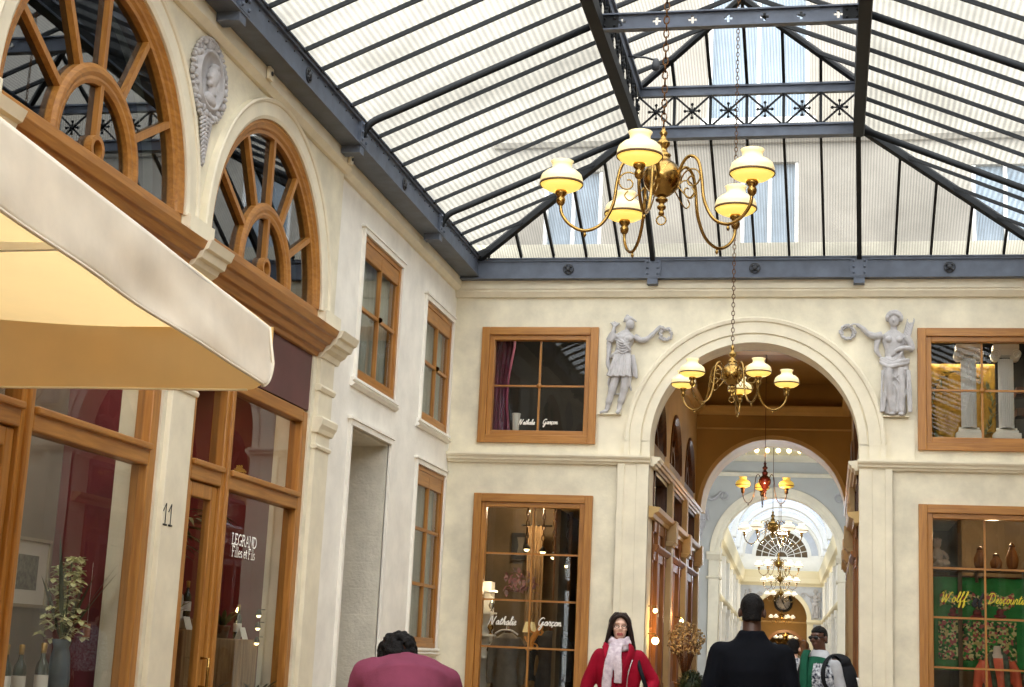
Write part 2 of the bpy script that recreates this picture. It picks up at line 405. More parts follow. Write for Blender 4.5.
# the plainer, whiter stretch of the left wall next to the end wall, slightly set back
D3 = -0.05
ol = [(14.70, 7.0), (14.70, FZ-0.1), (15.63, FZ-0.1), (15.63, 3.78), (17.15, 3.78), (17.15, FZ-0.1), (20.3, FZ-0.1), (20.3, 7.0)]
hl = [rect(15.66, 17.20, 4.30, 5.94), rect(18.40, 19.80, 4.28, 5.84), rect(18.40, 19.82, 1.45, 3.72)]
struct(MB().mpoly(ML, ol, hl, -0.35, D3).build('wall_left', WHITEP), 'off white plaster wall beside the end wall')
struct(MB().mpoly(MR, ol, hl, -0.35, D3).build('wall_right', WHITEP), 'off white plaster wall on the right side')
MLb = lambda u, w, d: (XL+D3+d, u, w)
MRb = lambda u, w, d: (XR-D3-d, u, w)
for M, side in ((MLb, 'left'), (MRb, 'right')):
    for (u0, u1, w0, w1, r, nm) in ((15.66, 17.20, 4.30, 5.94, 2, 'oak sash window above the blocked doorway'),
                                    (18.40, 19.80, 4.28, 5.84, 2, 'upper oak sash window beside the corner'),
                                    (18.40, 19.82, 1.45, 3.72, 3, 'tall lower oak sash window beside the corner')):
        sw = rect_window(M, u0, u1, w0, w1, 2, r, nm+(' of the right wall' if side == 'right' else ''), fw=0.10, proj=0.01, wh=WOODY, boss=(r == 2), back=-0.035, muntin=0.04)
        MB().mbox(M, u0+.06, u1-.06, w1-0.24, w1-0.05, -0.05, -0.002).build('head_rail', WOODY, sw, bevel=0.006); MB().mbox(M, u0+.06, u1-.06, w0+0.05, w0+0.13, -0.05, -0.002).build('bottom_rail', WOODY, sw, bevel=0.006)
        t = MB(); e = 0.05
        t.mbox(M, u0-e, u0, w0, w1, -0.02, 0.035); t.mbox(M, u1, u1+e, w0, w1, -0.02, 0.035); t.mbox(M, u0-e, u1+e, w1, w1+0.06, -0.02, 0.04)
        t.mbox(M, u0-0.10, u1+0.08, w1+0.06, w1+0.085, -0.02, 0.055)
        t.mrun(M, u0-0.14, u1+0.10, [(w0-0.10, -0.02), (w0-0.10, 0.03), (w0-0.07, 0.06), (w0-0.055, 0.03), (w0-0.035, 0.03), (w0-0.03, 0.055), (w0, 0.05), (w0, -0.02)])
        struct(t.build('trim_1', WHITET), 'white window surround')
        # net curtain or blind hung inside each window
        struct(MB().sheet(lambda a, b, M=M, u0=u0, u1=u1, w0=w0, w1=w1: M(u0+(u1-u0)*a, w0+(w1-w0)*b, -0.11+0.010*math.sin(a*60)), 60, 2).build('trim_2', CURT), 'pale net blind behind the sash window')
    t = MB()
    t.mbox(M, 15.57, 15.63, FZ, 3.78, -0.02, 0.035); t.mbox(M, 17.15, 17.21, FZ, 3.78, -0.02, 0.035)
    t.mbox(M, 15.57, 17.21, 3.78, 3.84, -0.02, 0.04); t.mbox(M, 15.52, 17.25, 3.84, 3.87, -0.02, 0.055)
    struct(t.build('trim_3', WHITET), 'white surround of the blocked doorway')
    # the doorway recess: painted blockwork set back
    t = MB(); t.mbox(M, 15.5, 17.3, FZ-0.1, 4.0, -0.95, -0.85); t.mbox(M, 15.58, 15.66, FZ-.1, 3.75, -0.9, -0.01); t.mbox(M, 17.12, 17.2, FZ-.1, 3.75, -0.9, -0.01); t.mbox(M, 15.58, 17.2, 3.75, 3.83, -0.9, -0.01)
    struct(t.build('door_1', BRICKW), 'doorway recess closed with white painted blockwork')

def wall_dress(M, side):
    S = lambda b, nm, m, lab, **k: struct(b.build(nm, m, **k), lab)
    # fascia moulding under the gutter
    b = MB()
    for (u0, u1, o) in ((-8, 14.70, 0), (14.70, 20.0, D3)):
        b.mrun(M, u0, u1, [(6.32, o-0.02), (6.32, o+0.04), (6.36, o+0.08), (6.37, o+0.09), (6.60, o+0.09), (6.60, o-0.02)])
    S(b, 'trim_4', CREAMT, 'stucco fascia under the gutter')
    # archivolts
    for c in BAYS:
        b = MB()
        b.march(M, c, ZS, [(RA, -0.02), (RA, 0.03), (RA+0.03, 0.045), (RA+0.15, 0.045), (RA+0.155, 0.06), (RA+0.175, 0.07), (RA+0.19, 0.06), (RA+0.19, -0.02)], n=48)
        S(b, 'trim_5', CREAMT, 'moulded stucco arch around the fanlight')
    for c in [x+1.68 for x in BAYS]+[BAYS[0]-1.68]:
        far = c > 14
        u0, u1 = (c-0.215, c+0.215)
        if far: u0, u1 = 14.28, 14.70
        b = MB()
        b.mbox(M, u0-0.03, u1+0.03, ZS-0.22, ZS+0.02, -0.02, 0.07)          # impost block between two arches
        S(b, 'trim_6', CREAMT, 'cream impost block between two fanlights')
        b = MB()
        b.mrun(M, u0-0.02, u1+0.06*far+0.02, [(4.26, -0.02), (4.26, 0.06), (4.31, 0.08), (4.34, 0.13), (4.38, 0.15), (4.39, 0.19), (4.45, 0.21), (4.46, 0.24), (4.53, 0.27), (4.53, -0.02)])
        S(b, 'trim_7', CREAMT, 'cream cornice break above the pilaster')
        b = MB()
        b.mbox(M, u0, u1, FZ, 4.27, -0.02, 0.045)
        b.mbox(M, u0-0.01, u1+0.01, FZ, 0.5, -0.02, 0.07)
        b.mrun(M, u0-0.03, u1+0.03, [(3.50, 0.0), (3.50, 0.07), (3.54, 0.085), (3.58, 0.11), (3.64, 0.12), (3.66, 0.10), (3.66, 0.0)])
        b.mrun(M, u0-0.02, u1+0.02, [(3.34, 0.0), (3.34, 0.06), (3.37, 0.07), (3.39, 0.055), (3.39, 0.0)])
        b.mrun(M, u0-0.02, u1+0.02, [(3.92, 0.0), (3.92, 0.06), (3.96, 0.08), (3.99, 0.06), (3.99, 0.0)])
        S(b, 'trim_8', CREAMT, 'cream pilaster between the shopfronts', bevel=0.006)
wall_dress(ML, 'left'); wall_dress(MR, 'right')

def fanlight(M, c, label):
    W = win_root(label)
    r0 = RA
    P = lambda r, a, d: M(c+r*math.cos(a), ZS+r*math.sin(a), d)
    MB().march(M, c, ZS, [(r0, -0.2), (r0, 0.01), (r0-0.03, 0.02), (r0-0.06, 0.0), (r0-0.08, -0.005), (r0-0.10, -0.025), (r0-0.13, -0.03), (r0-0.14, -0.2)], n=56).build('casing', WOODY, W)
    MB().march(M, c, ZS, [(0.66, -0.09), (0.66, -0.03), (0.63, -0.01), (0.60, -0.01), (0.57, -0.025), (0.55, -0.025), (0.52, -0.04), (0.52, -0.09)], n=40).build('inner_arch', WOODY, W)
    MB().march(M, c, ZS+0.06, [(0.10, -0.09), (0.10, -0.02), (0.065, -0.02), (0.065, -0.09)], 0, 2*PI, n=24).build('hub_ring', WOODY, W)
    for k in range(1, 6):
        a = PI*k/6
        MB().bar(P(0.64, a, -0.055), P(r0-0.12, a, -0.055), 0.05, 0.045, up=Vector(M(0, 0, 1))-Vector(M(0, 0, 0))).build('glazing_bar', WOODZ, W)
    MB().bar(P(0.14, PI/2, -0.055), P(0.55, PI/2, -0.055), 0.05, 0.045, up=Vector(M(0, 0, 1))-Vector(M(0, 0, 0))).build('glazing_bar', WOODZ, W)
    b = MB(); b.mbox(M, c-RA+0.0, c+RA, ZS-0.22, ZS+0.0, -0.3, -0.0); b.mbox(M, c-RA, c+RA, ZS-0.02, ZS+0.05, -0.2, -0.08)
    b.build('sill_board', WOODY, W, bevel=0.008)
    n = 40
    b = MB(); pts = [(c+(r0-0.1)*math.cos(PI*i/n), ZS+(r0-0.1)*math.sin(PI*i/n)) for i in range(n+1)]
    b.mpoly(M, pts, [], -0.085, -0.077).build('glass_pane', GLASSA, W)
    return W

def shopfront(M, c, label, door='near', u0=None, u1=None):
    """oak shopfront between two pilasters: cornice, burgundy fascia, transom lights, door and display window"""
    W = win_root(label); u0 = c-1.40; u1 = c+1.40
    zt, zr, zf = 3.68, 2.87, FZ
    b = MB(); b.mrun(M, c-1.46, c+1.46, [(4.26, -0.1), (4.26, 0.02), (4.30, 0.03), (4.31, 0.07), (4.37, 0.10), (4.38, 0.14), (4.44, 0.17), (4.45, 0.20), (4.52, 0.23), (4.53, 0.0), (4.53, -0.1)])
    b.build('cornice', WOODY, W, bevel=0.006)
    MB().mbox(M, u0, u1, zt+0.02, 4.27, -0.09, -0.02).build('fascia_panel', BURG, W)
    f0, f1 = -0.16, -0.02
    def V(u, w0, w1, t=0.11, d1=f1, nm='upright'): return MB().mbox(M, u-t/2, u+t/2, w0, w1, f0, d1).build(nm, WOODZ, W, bevel=0.012)
    def H(a, bb, w, t=0.12, d1=f1, nm='rail'): return MB().mbox(M, a, bb, w-t/2, w+t/2, f0, d1).build(nm, WOODY, W, bevel=0.012)
    V(u0+0.06, zf, zt, 0.13); V(u1-0.06, zf, zt, 0.13); H(u0+.12, u1-.12, zt-0.05, 0.12)
    um = c-0.55 if door == 'near' else c+0.55
    V(um, zf, zt-.1, 0.16)
    V(um, zf, zt-.1, 0.06, 0.01, 'upright_bead')
    H(u0+0.12, um-0.08, zr-0.08, 0.16); H(um+0.08, u1-0.12, zr-0.08, 0.16)
    H(u0+0.12, um-0.08, zr-0.02, 0.05, 0.015, 'rail_bead'); H(um+0.08, u1-0.12, zr-0.02, 0.05, 0.015, 'rail_bead')
    # door leaf on one side, display window on the other
    da, db = (u0+0.13, um-0.09) if door == 'near' else (um+0.09, u1-0.13)
    sa, sb = (um+0.09, u1-0.13) if door == 'near' else (u0+0.13, um-0.09)
    D = MB()
    for (a, bb) in ((da, da+0.10), (db-0.10, db)): D.mbox(M, a, bb, zf+0.02, zr-0.17, -0.13, -0.05)
    D.mbox(M, da+0.1, db-0.1, zr-0.29, zr-0.17, -0.13, -0.05); D.mbox(M, da+0.1, db-0.1, zf+0.02, zf+0.55, -0.13, -0.05)
    dl = D.build('door_leaf', WOODZ, W, bevel=0.01)
    hd = MB(); uu = db-0.05
    hd.tube([M(uu, 1.05, -0.05), M(uu, 1.05, 0.02), M(uu, 1.28, 0.02), M(uu, 1.28, -0.05)], 0.012, 8)
    hd.build('door_handle', BRASS, dl)
    MB().mbox(M, da+0.08, db-0.08, zf+0.5, zr-0.27, -0.098, -0.09).build('door_glass', GLASS, dl)
    MB().mbox(M, sa, sb, zf, zf+0.5, -0.14, -0.05).build('stall_riser', WOODY, W, bevel=0.01)
    MB().mbox(M, sa, sb, zf+0.48, zr-0.14, -0.098, -0.09).build('glass_pane', GLASS, W)
    MB().mbox(M, u0+0.1, um-0.06, zr-0.02, zt-0.08, -0.098, -0.09).build('transom_pane', GLASS, W)
    MB().mbox(M, um+0.06, u1-0.1, zr-0.02, zt-0.08, -0.098, -0.09).build('transom_pane', GLASS, W)
    return W
nm = ['first', 'second', 'third', 'last']
for i, c in enumerate(BAYS):
    fanlight(ML, c, 'oak fanlight, %s arch of the left wall' % nm[i]); fanlight(MR, c, 'oak fanlight, %s arch of the right wall' % nm[i])
    shopfront(ML, c, 'oak shopfront under the %s arch of the left wall' % nm[i]); shopfront(MR, c, 'oak shopfront under the %s arch of the right wall' % nm[i])

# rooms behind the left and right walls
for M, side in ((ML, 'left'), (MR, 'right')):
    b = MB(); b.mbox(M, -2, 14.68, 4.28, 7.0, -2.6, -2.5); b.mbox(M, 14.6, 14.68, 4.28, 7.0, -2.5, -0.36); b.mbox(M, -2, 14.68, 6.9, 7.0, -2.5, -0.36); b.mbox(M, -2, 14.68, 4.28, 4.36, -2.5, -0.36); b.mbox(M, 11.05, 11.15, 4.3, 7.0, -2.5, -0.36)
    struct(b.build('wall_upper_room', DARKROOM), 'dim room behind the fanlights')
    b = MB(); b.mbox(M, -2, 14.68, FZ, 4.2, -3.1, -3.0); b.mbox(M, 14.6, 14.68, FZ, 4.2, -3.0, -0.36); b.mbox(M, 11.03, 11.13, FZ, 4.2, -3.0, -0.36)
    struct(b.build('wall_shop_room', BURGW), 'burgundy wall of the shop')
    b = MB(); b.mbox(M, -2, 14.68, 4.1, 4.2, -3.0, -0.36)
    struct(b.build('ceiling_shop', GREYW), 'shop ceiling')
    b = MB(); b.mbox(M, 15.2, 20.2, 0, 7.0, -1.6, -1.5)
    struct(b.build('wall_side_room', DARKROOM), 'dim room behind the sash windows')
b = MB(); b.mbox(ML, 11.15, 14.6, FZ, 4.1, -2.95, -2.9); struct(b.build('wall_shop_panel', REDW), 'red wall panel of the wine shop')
b = MB(); b.mbox(ML, 8.0, 11.02, FZ, 4.1, -0.96, -0.905); struct(b.build('wall_shop_reflection', GREYW), 'taupe panel imitating a reflected pilaster in the first shop')  # grey of a pilaster reflected in the glass, put in as a panel
# end of the court behind the viewer
struct(MB().box(-5.4, 3.4, -8.3, -8, FZ-.1, 7).build('wall_front', CREAM), 'cream wall closing the court')

# ------------------------------------------------------------------ end wall with the passage arch
AC, AZ, AR = AX, 4.27, 1.355
UW, LW = (4.22, 5.82), (0.72, 3.53)
outl = [(XL-0.3, FZ-.1), (AC-AR, FZ-.1), (AC-AR, AZ)]+[(AC-AR*math.cos(PI*i/48), AZ+AR*math.sin(PI*i/48)) for i in range(1, 48)]+[(AC+AR, AZ), (AC+AR, FZ-.1), (XR+0.3, FZ-.1), (XR+0.3, 7.0), (XL-0.3, 7.0)]
WINX = [(-4.70, -3.08), (1.10, 2.72)]
hol = [rect(a+.03, b-.03, z0+.03, z1-.03) for a, b in WINX for z0, z1 in (UW, LW)]
struct(MB().mpoly(MF, outl, hol, -0.5, 0.0).build('wall_end', CREAM), 'cream stucco end wall with the passage arch')
lab = {(-4.70, 4.22): 'square oak window with the purple curtain, upper left of the passage arch', (-4.70, 0.72): 'tall oak clothes shop window left of the passage arch',
       (1.10, 4.22): 'square oak window with the white columns, upper right of the passage arch', (1.10, 0.72): 'tall oak shop window with the green cloth right of the passage arch'}
for a, b_ in WINX:
    rect_window(MF, a, b_, UW[0], UW[1], 2, 2, lab[(a, UW[0])], fw=0.175, boss=True, muntin=0.024)
    rect_window(MF, a, b_, LW[0], LW[1], 2, 4, lab[(a, LW[0])], fw=0.175, muntin=0.024)
# archivolt in three bands
b = MB()
b.march(MF, AC, AZ, [(AR-.002, -0.02), (AR-.002, 0.03), (AR+0.10, 0.03), (AR+0.105, 0.015), (AR+0.12, 0.015), (AR+0.125, 0.045), (AR+0.27, 0.05), (AR+0.28, 0.075), (AR+0.32, 0.085), (AR+0.34, 0.07), (AR+0.345, -0.02)], n=64)
for sg in (-1, 1):      # straight stilts of the arch down to the ledge
    for r0, r1, d in ((AR-.002, AR+.10, .03), (AR+.10, AR+.125, .015), (AR+.125, AR+.27, .047), (AR+.27, AR+.34, .075)):
        x0, x1 = sorted((AC+sg*r0, AC+sg*r1)); b.mbox(MF, x0, x1, 4.07, AZ+0.01, -0.02, d)
struct(b.build('trim_9', CREAMT), 'moulded archivolt of the passage arch')
LEDGE = [(3.95, -0.02), (3.95, 0.05), (3.98, 0.06), (3.985, 0.09), (4.02, 0.10), (4.025, 0.12), (4.05, 0.135), (4.075, 0.135), (4.085, 0.0), (4.085, -0.02)]
b = MB(); b.mrun(MF, XL+D3, AC-AR+0.02, LEDGE); b.mrun(MF, AC+AR-0.02, XR-D3, LEDGE)
struct(b.build('trim_10', CREAMT), 'string course ledge across the end wall')
b = MB()
for sg in (-1, 1):
    x0, x1 = sorted((AC+sg*AR, AC+sg*1.77)); b.mbox(MF, x0, x1, FZ, 3.96, -0.02, 0.05)
    x0, x1 = sorted((AC+sg*1.68, AC+sg*1.77)); b.mbox(MF, x0, x1, FZ, 3.96, -0.02, 0.075)
    x0, x1 = sorted((AC+sg*AR, AC+sg*1.52)); b.mbox(MF, x0, x1, FZ, 3.96, -0.02, 0.058)
    x0, x1 = sorted((AC+sg*(AR-.01), AC+sg*1.80)); b.mbox(MF, x0, x1, FZ, 0.55, -0.02, 0.10)
struct(b.build('trim_11', CREAMT, bevel=0.006), 'cream pilasters of the passage arch')
b = MB()
b.mrun(MF, XL+D3, XR-D3, [(6.24, -0.02), (6.24, 0.05), (6.27, 0.07), (6.31, 0.10), (6.34, 0.10), (6.34, 0.12), (6.62, 0.12), (6.62, -0.02)])
struct(b.build('trim_12', CREAMT), 'moulded stucco band under the end gutter')
b = MB()
for sg in (-1, 1):
    x0, x1 = sorted((AC+sg*1.58, AC+sg*2.05)); b.mbox(MF, x0, x1, 4.08, 4.62, -0.02, 0.018)
struct(b.build('trim_13', CREAMT), 'plain plinth panels under the reliefs')
# rooms behind the end wall
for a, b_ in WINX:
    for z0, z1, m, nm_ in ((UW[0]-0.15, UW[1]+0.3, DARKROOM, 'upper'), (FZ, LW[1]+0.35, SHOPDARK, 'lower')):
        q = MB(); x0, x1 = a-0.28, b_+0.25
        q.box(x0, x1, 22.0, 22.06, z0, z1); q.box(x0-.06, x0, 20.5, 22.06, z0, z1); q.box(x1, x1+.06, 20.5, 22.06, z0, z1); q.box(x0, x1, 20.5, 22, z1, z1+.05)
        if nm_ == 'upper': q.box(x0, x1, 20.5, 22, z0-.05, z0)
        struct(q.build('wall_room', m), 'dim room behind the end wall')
# ------------------------------------------------------------------ glazed roof (structure): gutters, rafters, lantern
ROOF = struct(empty('ceiling'), 'iron and glass skylight roof of the court')
GX0, GX1, GY, GZ = -4.74, 2.76, 19.76, 6.73
LX0, LX1, LY, LZ = -2.33, 0.31, 17.66, 7.76
PITCH = 0.476
def part(b, name, m, **k): return b.build(name, m, ROOF, **k)
# gutter beams: a channel with flanges and a soffit back to the wall
def gutter(M, u0, u1, name):
    b = MB()
    b.mrun(M, u0, u1, [(6.49, 0), (6.49, 0.31), (6.51, 0.31), (6.51, 0.28), (6.73, 0.28), (6.73, 0.31), (6.76, 0.31), (6.76, 0.2), (6.53, 0.2), (6.53, 0)])
    b.mrun(M, u0, u1, [(6.76, 0.18), (6.76, 0.33), (6.775, 0.33), (6.775, 0.18)])
    return part(b, name, STEEL)
gutter(ML, -8, 20, 'gutter_beam'); gutter(MR, -8, 20, 'gutter_beam')
MG = lambda u, w, d: (u, 20.0-d*0.80, w-0.035)
gutter(MG, XL, XR, 'gutter_beam')
def rosette(c, n, u):
    c = Vector(c); n = Vector(n); u = Vector(u); v = n.cross(u)
    b = MB(); b.lathe([(0.02, 0.0), (0.035, 0.0), (0.035, 0.02), (0.012, 0.035)], c, 12, (u, v, n))
    for k in range(4):
        a = PI/4+k*PI/2; d = u*math.cos(a)+v*math.sin(a)
        b.ball(c+d*0.045+n*0.01, (0.018, 0.018, 0.018), 8, 6)
    b.lathe([(0.062, 0), (0.075, 0), (0.075, 0.012), (0.062, 0.012)], c, 20, (u, v, n), caps=False)
    return part(b, 'rosette', BOLT)
for x in (-3.5, AX, 1.5): rosette((x, 19.768, 6.585), (0, -1, 0), (1, 0, 0))
mains = [14.33-3.33*k for k in range(-1, 7)]
for y in mains:
    rosette((XL+.28, y-1.66, 6.62), (1, 0, 0), (0, 1, 0)); rosette((XR-.28, y-1.66, 6.62), (-1, 0, 0), (0, 1, 0))
# brackets under the gutters at each main rafter
def bracket(M, u, s=1):
    b = MB()
    b.mbox(M, u-0.07, u+0.07, 6.41, 6.50, 0.10, 0.30)
    b.mbox(M, u-0.11, u+0.11, 6.51, 6.76, 0.28, 0.315)
    for dz in (6.55, 6.63, 6.71):
        for du in (-0.07, 0.07):
            b.lathe([(0.018, 0), (0.018, 0.012), (0.006, 0.02)], M(u+du, dz, 0.315), 8, (Vector((0, 0, 1)), Vector(M(1, 0, 0))-Vector(M(0, 0, 0)), Vector(M(0, 0, 1))-Vector(M(0, 0, 0))))
    return part(b, 'gutter_bracket', STEEL)
for y in mains: bracket(ML, y); bracket(MR, y)
for x in (-2.35, 0.36): bracket(MG, x)
for M in (ML, MR):
    b = MB()
    for i in range(118):
        b.lathe([(0.009, 0), (0.009, 0.008), (0.003, 0.012)], M(-6+i*0.22, 6.69, 0.28), 6, (Vector((0, 0, 1)), Vector((0, 1, 0)), Vector(M(0, 0, 1))-Vector(M(0, 0, 0))))
    part(b, 'rivet_row', BOLT)

def lerp(a, b, t): return a+(b-a)*t
def bar3(p, q, w, h, m, name):
    return part(MB().bar(p, q, w, h), name, m)
Y0 = -6.0
ny = int((GY-Y0)/PITCH)+2
for sx, gx, lx in ((-1, GX0, LX0), (1, GX1, LX1)):
    k = 0
    y = 17.66+PITCH*4
    while y > 2.0:
        main = any(abs(y-m) < 0.1 for m in mains)
        t = 1.0 if y <= LY else (GY-y)/(GY-LY)
        p = Vector((gx, y, GZ+0.03)); q = Vector((lerp(gx, lx, t), y, lerp(GZ, LZ, t)+0.03))
        if main:
            sgn = 1 if sx < 0 else -1
            d = (q-p)
            pts = [p+Vector((-0.02*sgn, 0, -0.16)), p+Vector((0.03*sgn, 0, -0.06)), p+d*0.045+Vector((0, 0, -0.035)), p+d*0.11+Vector((0, 0, -0.035)), q+Vector((0, 0, -0.035))]
            part(MB().tube(spline(pts[:4], 4)+[pts[4]], (0.042, 0.020), 4, ref=(0, 0, 1)), 'rafter', STEELD)
        else:
            bar3(p, q, 0.020, 0.042, STEELD, 'glazing_bar')
        y -= PITCH
# end slope
xs = [-2.35+0.452*k for k in range(-5, 12)]
for i, x in enumerate(xs):
    k = i-5
    main = k in (0, 6)
    if k < 0: t = (x-GX0)/(LX0-GX0)
    elif k > 6: t = (GX1-x)/(GX1-LX1)
    else: t = 1.0
    if t <= 0.05: continue
    p = Vector((x, GY, GZ+0.03)); q = Vector((x if k < 0 or k > 6 else lerp(LX0, LX1, k/6), lerp(GY, LY, t), lerp(GZ, LZ, t)+0.03))
    if main: bar3(p+Vector((0, 0, -0.02)), q+Vector((0, 0, -0.02)), 0.06, 0.12, STEELD, 'rafter')
    else: bar3(p, q, 0.032, 0.055, STEELD, 'glazing_bar')
for gx, lx in ((GX0, LX0), (GX1, LX1)):
    bar3((gx, GY, GZ+0.02), (lx, LY, LZ+0.02), 0.07, 0.10, STEELD, 'hip_rafter')
# panes of the three slopes
g = 0.065
part(MB().add([(GX0-.1, Y0, GZ+g-.05), (GX0-.1, GY+.1, GZ+g-.05), (LX0, LY, LZ+g), (LX0, Y0, LZ+g)], [(0, 1, 2, 3)]), 'glass_slope', ROOFG_S)
part(MB().add([(GX1+.1, Y0, GZ+g-.05), (GX1+.1, GY+.1, GZ+g-.05), (LX1, LY, LZ+g), (LX1, Y0, LZ+g)], [(0, 1, 2, 3)]), 'glass_slope', ROOFG_S)
part(MB().add([(GX0-.1, GY+.1, GZ+g-.05), (GX1+.1, GY+.1, GZ+g-.05), (LX1, LY, LZ+g), (LX0, LY, LZ+g)], [(0, 1, 2, 3)]), 'glass_slope', ROOFG_E)
# lantern: lattice girders on three sides
CH0, CH1 = (7.68, 7.81), (8.22, 8.32)
def lattice(M, u0, u1, name, n, rev=False):
    b = MB(); b.mbox(M, u0, u1, CH0[0], CH0[1], -0.05, 0.02); b.mbox(M, u0, u1, CH0[0]-.012, CH0[0]+.012, -0.07, 0.05); b.mbox(M, u0, u1, CH0[1]-.012, CH0[1]+.012, -0.07, 0.05)
    root = part(b, 'lantern_chord', STEEL)
    b = MB(); b.mbox(M, u0, u1, CH1[0], CH1[1], -0.05, 0.02); b.mbox(M, u0, u1, CH1[1]-.01, CH1[1]+.015, -0.08, 0.05)
    part(b, 'lantern_chord', STEEL)
    du = (u1-u0)/n
    for i in range(n):
        a, c = u0+i*du, u0+(i+1)*du; m = (a+c)/2; z0, z1 = CH0[1], CH1[0]; zm = (z0+z1)/2
        b = MB(); nn = Vector(M(0, 0, 1))-Vector(M(0, 0, 0))
        b.bar(M(a, z0, 0), M(c, z1, 0), 0.022, 0.02, up=nn); b.bar(M(a, z1, 0.008), M(c, z0, 0.008), 0.022, 0.02, up=nn)
        for k in range(4):
            an = k*PI/2; u_, w_ = math.cos(an), math.sin(an)
            b.bar(M(m, zm, 0.02), M(m+u_*0.085, zm+w_*0.085, 0.02), 0.016, 0.016, up=nn)
            b.ball(M(m+u_*0.085, zm+w_*0.085, 0.02), 0.02, 8, 6)
            an += PI/4; u_, w_ = math.cos(an), math.sin(an)
            b.ball(M(m+u_*0.045, zm+w_*0.045, 0.02), 0.017, 6, 5)
        b.ball(M(m, zm, 0.02), 0.03, 8, 6)
        if i: b.mbox(M, a-0.018, a+0.018, z0, z1, -0.03, 0.0)
        part(b, 'lattice_panel', STEELD)
lattice(lambda u, w, d: (u, LY-d, w), LX0, LX1, 'end', 6)
lattice(lambda u, w, d: (LX0+d, u, w), LY-0.45*22, LY, 'left', 22)
lattice(lambda u, w, d: (LX1-d, u, w), LY-0.45*22, LY, 'right', 22)
for quad in (((LX0, LY+.03), (LX1, LY+.03)), ((LX0-.03, Y0), (LX0-.03, LY)), ((LX1+.03, Y0), (LX1+.03, LY))):
    (xa, ya), (xb, yb) = quad
    part(MB().add([(xa, ya, CH0[1]), (xb, yb, CH0[1]), (xb, yb, CH1[0]), (xa, ya, CH1[0])], [(0, 1, 2, 3)]), 'lantern_side_glass', ROOFG_L)
# heavy lower purlins of the lantern running along the court
for x in (LX0, LX1):
    part(MB().box(x-0.06, x+0.06, Y0, LY+0.05, LZ-0.10, LZ+0.04), 'purlin', STEELD)
# lantern hip roof
PX, PY, PZ = (LX0+LX1)/2, 16.35, 8.88
Z1 = CH1[1]
bar3((LX0, LY, Z1+.02), (PX, PY, PZ), 0.06, 0.07, STEELD, 'hip_rafter'); bar3((LX1, LY, Z1+.02), (PX, PY, PZ), 0.06, 0.07, STEELD, 'hip_rafter')
bar3((PX, PY, PZ), (PX, Y0, PZ), 0.06, 0.08, STEELD, 'ridge_beam')
for k in range(1, 6):
    x = lerp(LX0, LX1, k/6); t = 1-abs(x-PX)/(PX-LX0)
    bar3((x, LY, Z1+.02), (x, lerp(LY, PY, t), lerp(Z1+.02, PZ, t)), 0.036, 0.05, STEELD, 'glazing_bar')
for k in range(1, 24):
    y = LY-PITCH*k; t = min(1, (LY-y)/(LY-PY))
    for x0 in (LX0, LX1):
        bar3((x0, y, Z1+.02), (lerp(x0, PX, t), y, lerp(Z1+.02, PZ, t)), 0.032, 0.05, STEELD, 'glazing_bar')
e = 0.03
part(MB().add([(LX0, LY, Z1+e), (LX1, LY, Z1+e), (PX, PY, PZ+e)], [(0, 1, 2)]), 'glass_slope', ROOFG_L)
part(MB().add([(LX0, LY, Z1+e), (PX, PY, PZ+e), (PX, Y0, PZ+e), (LX0, Y0, Z1+e)], [(0, 1, 2, 3)]), 'glass_slope', ROOFG_L)
part(MB().add([(LX1, LY, Z1+e), (PX, PY, PZ+e), (PX, Y0, PZ+e), (LX1, Y0, Z1+e)], [(0, 1, 2, 3)]), 'glass_slope', ROOFG_L)
# tie beams pierced with little crosses
def tie(y):
    z0, z1 = 7.67, 7.83; x0, x1 = LX0+0.02, LX1-0.02; M = lambda u, w, d: (u, y-d, w); zm = (z0+z1)/2
    holes = []
    for k in range(7):
        c = LX0+0.24+0.358*k; a, r = 0.014, 0.042
        holes.append([(c-a, zm-r), (c+a, zm-r), (c+a, zm-a), (c+r, zm-a), (c+r, zm+a), (c+a, zm+a), (c+a, zm+r), (c-a, zm+r), (c-a, zm+a), (c-r, zm+a), (c-r, zm-a), (c-a, zm-a)])
    b = MB(); b.mpoly(M, rect(x0, x1, z0, z1), holes, -0.008, 0.008)
    b.mbox(M, x0, x1, z1-.008, z1+.008, -0.045, 0.045); b.mbox(M, x0, x1, z0-.008, z0+.008, -0.045, 0.045)
    part(b, 'tie_beam', STEEL)
    for x in (x0+0.1, x1-0.1):
        b = MB(); b.mbox(M, x-0.09, x+0.09, z0+.01, z1-.01, -0.018, 0.018)
        for dx in (-.05, .05):
            for dz in (-.04, .04): b.lathe([(0.014, 0), (0.014, 0.012), (0.004, 0.018)], M(x+dx, zm+dz, 0.018), 8, (Vector((1, 0, 0)), Vector((0, 0, 1)), Vector((0, -1, 0))))
        part(b, 'gusset_plate', STEELD)
for y in (14.33, 11.0, 7.67): tie(y)
# small lamp fittings under the lantern
part(MB().lathe([(0.02, 0.1), (0.03, 0.09), (0.05, 0.02), (0.045, -0.03), (0.01, -0.05)], (-1.98, 16.4, 8.1), 10).tube([(-2.3, 16.4, 8.24), (-2.1, 16.4, 8.22), (-1.98, 16.4, 8.18)], 0.012, 6), 'spot_fitting', BOLT)

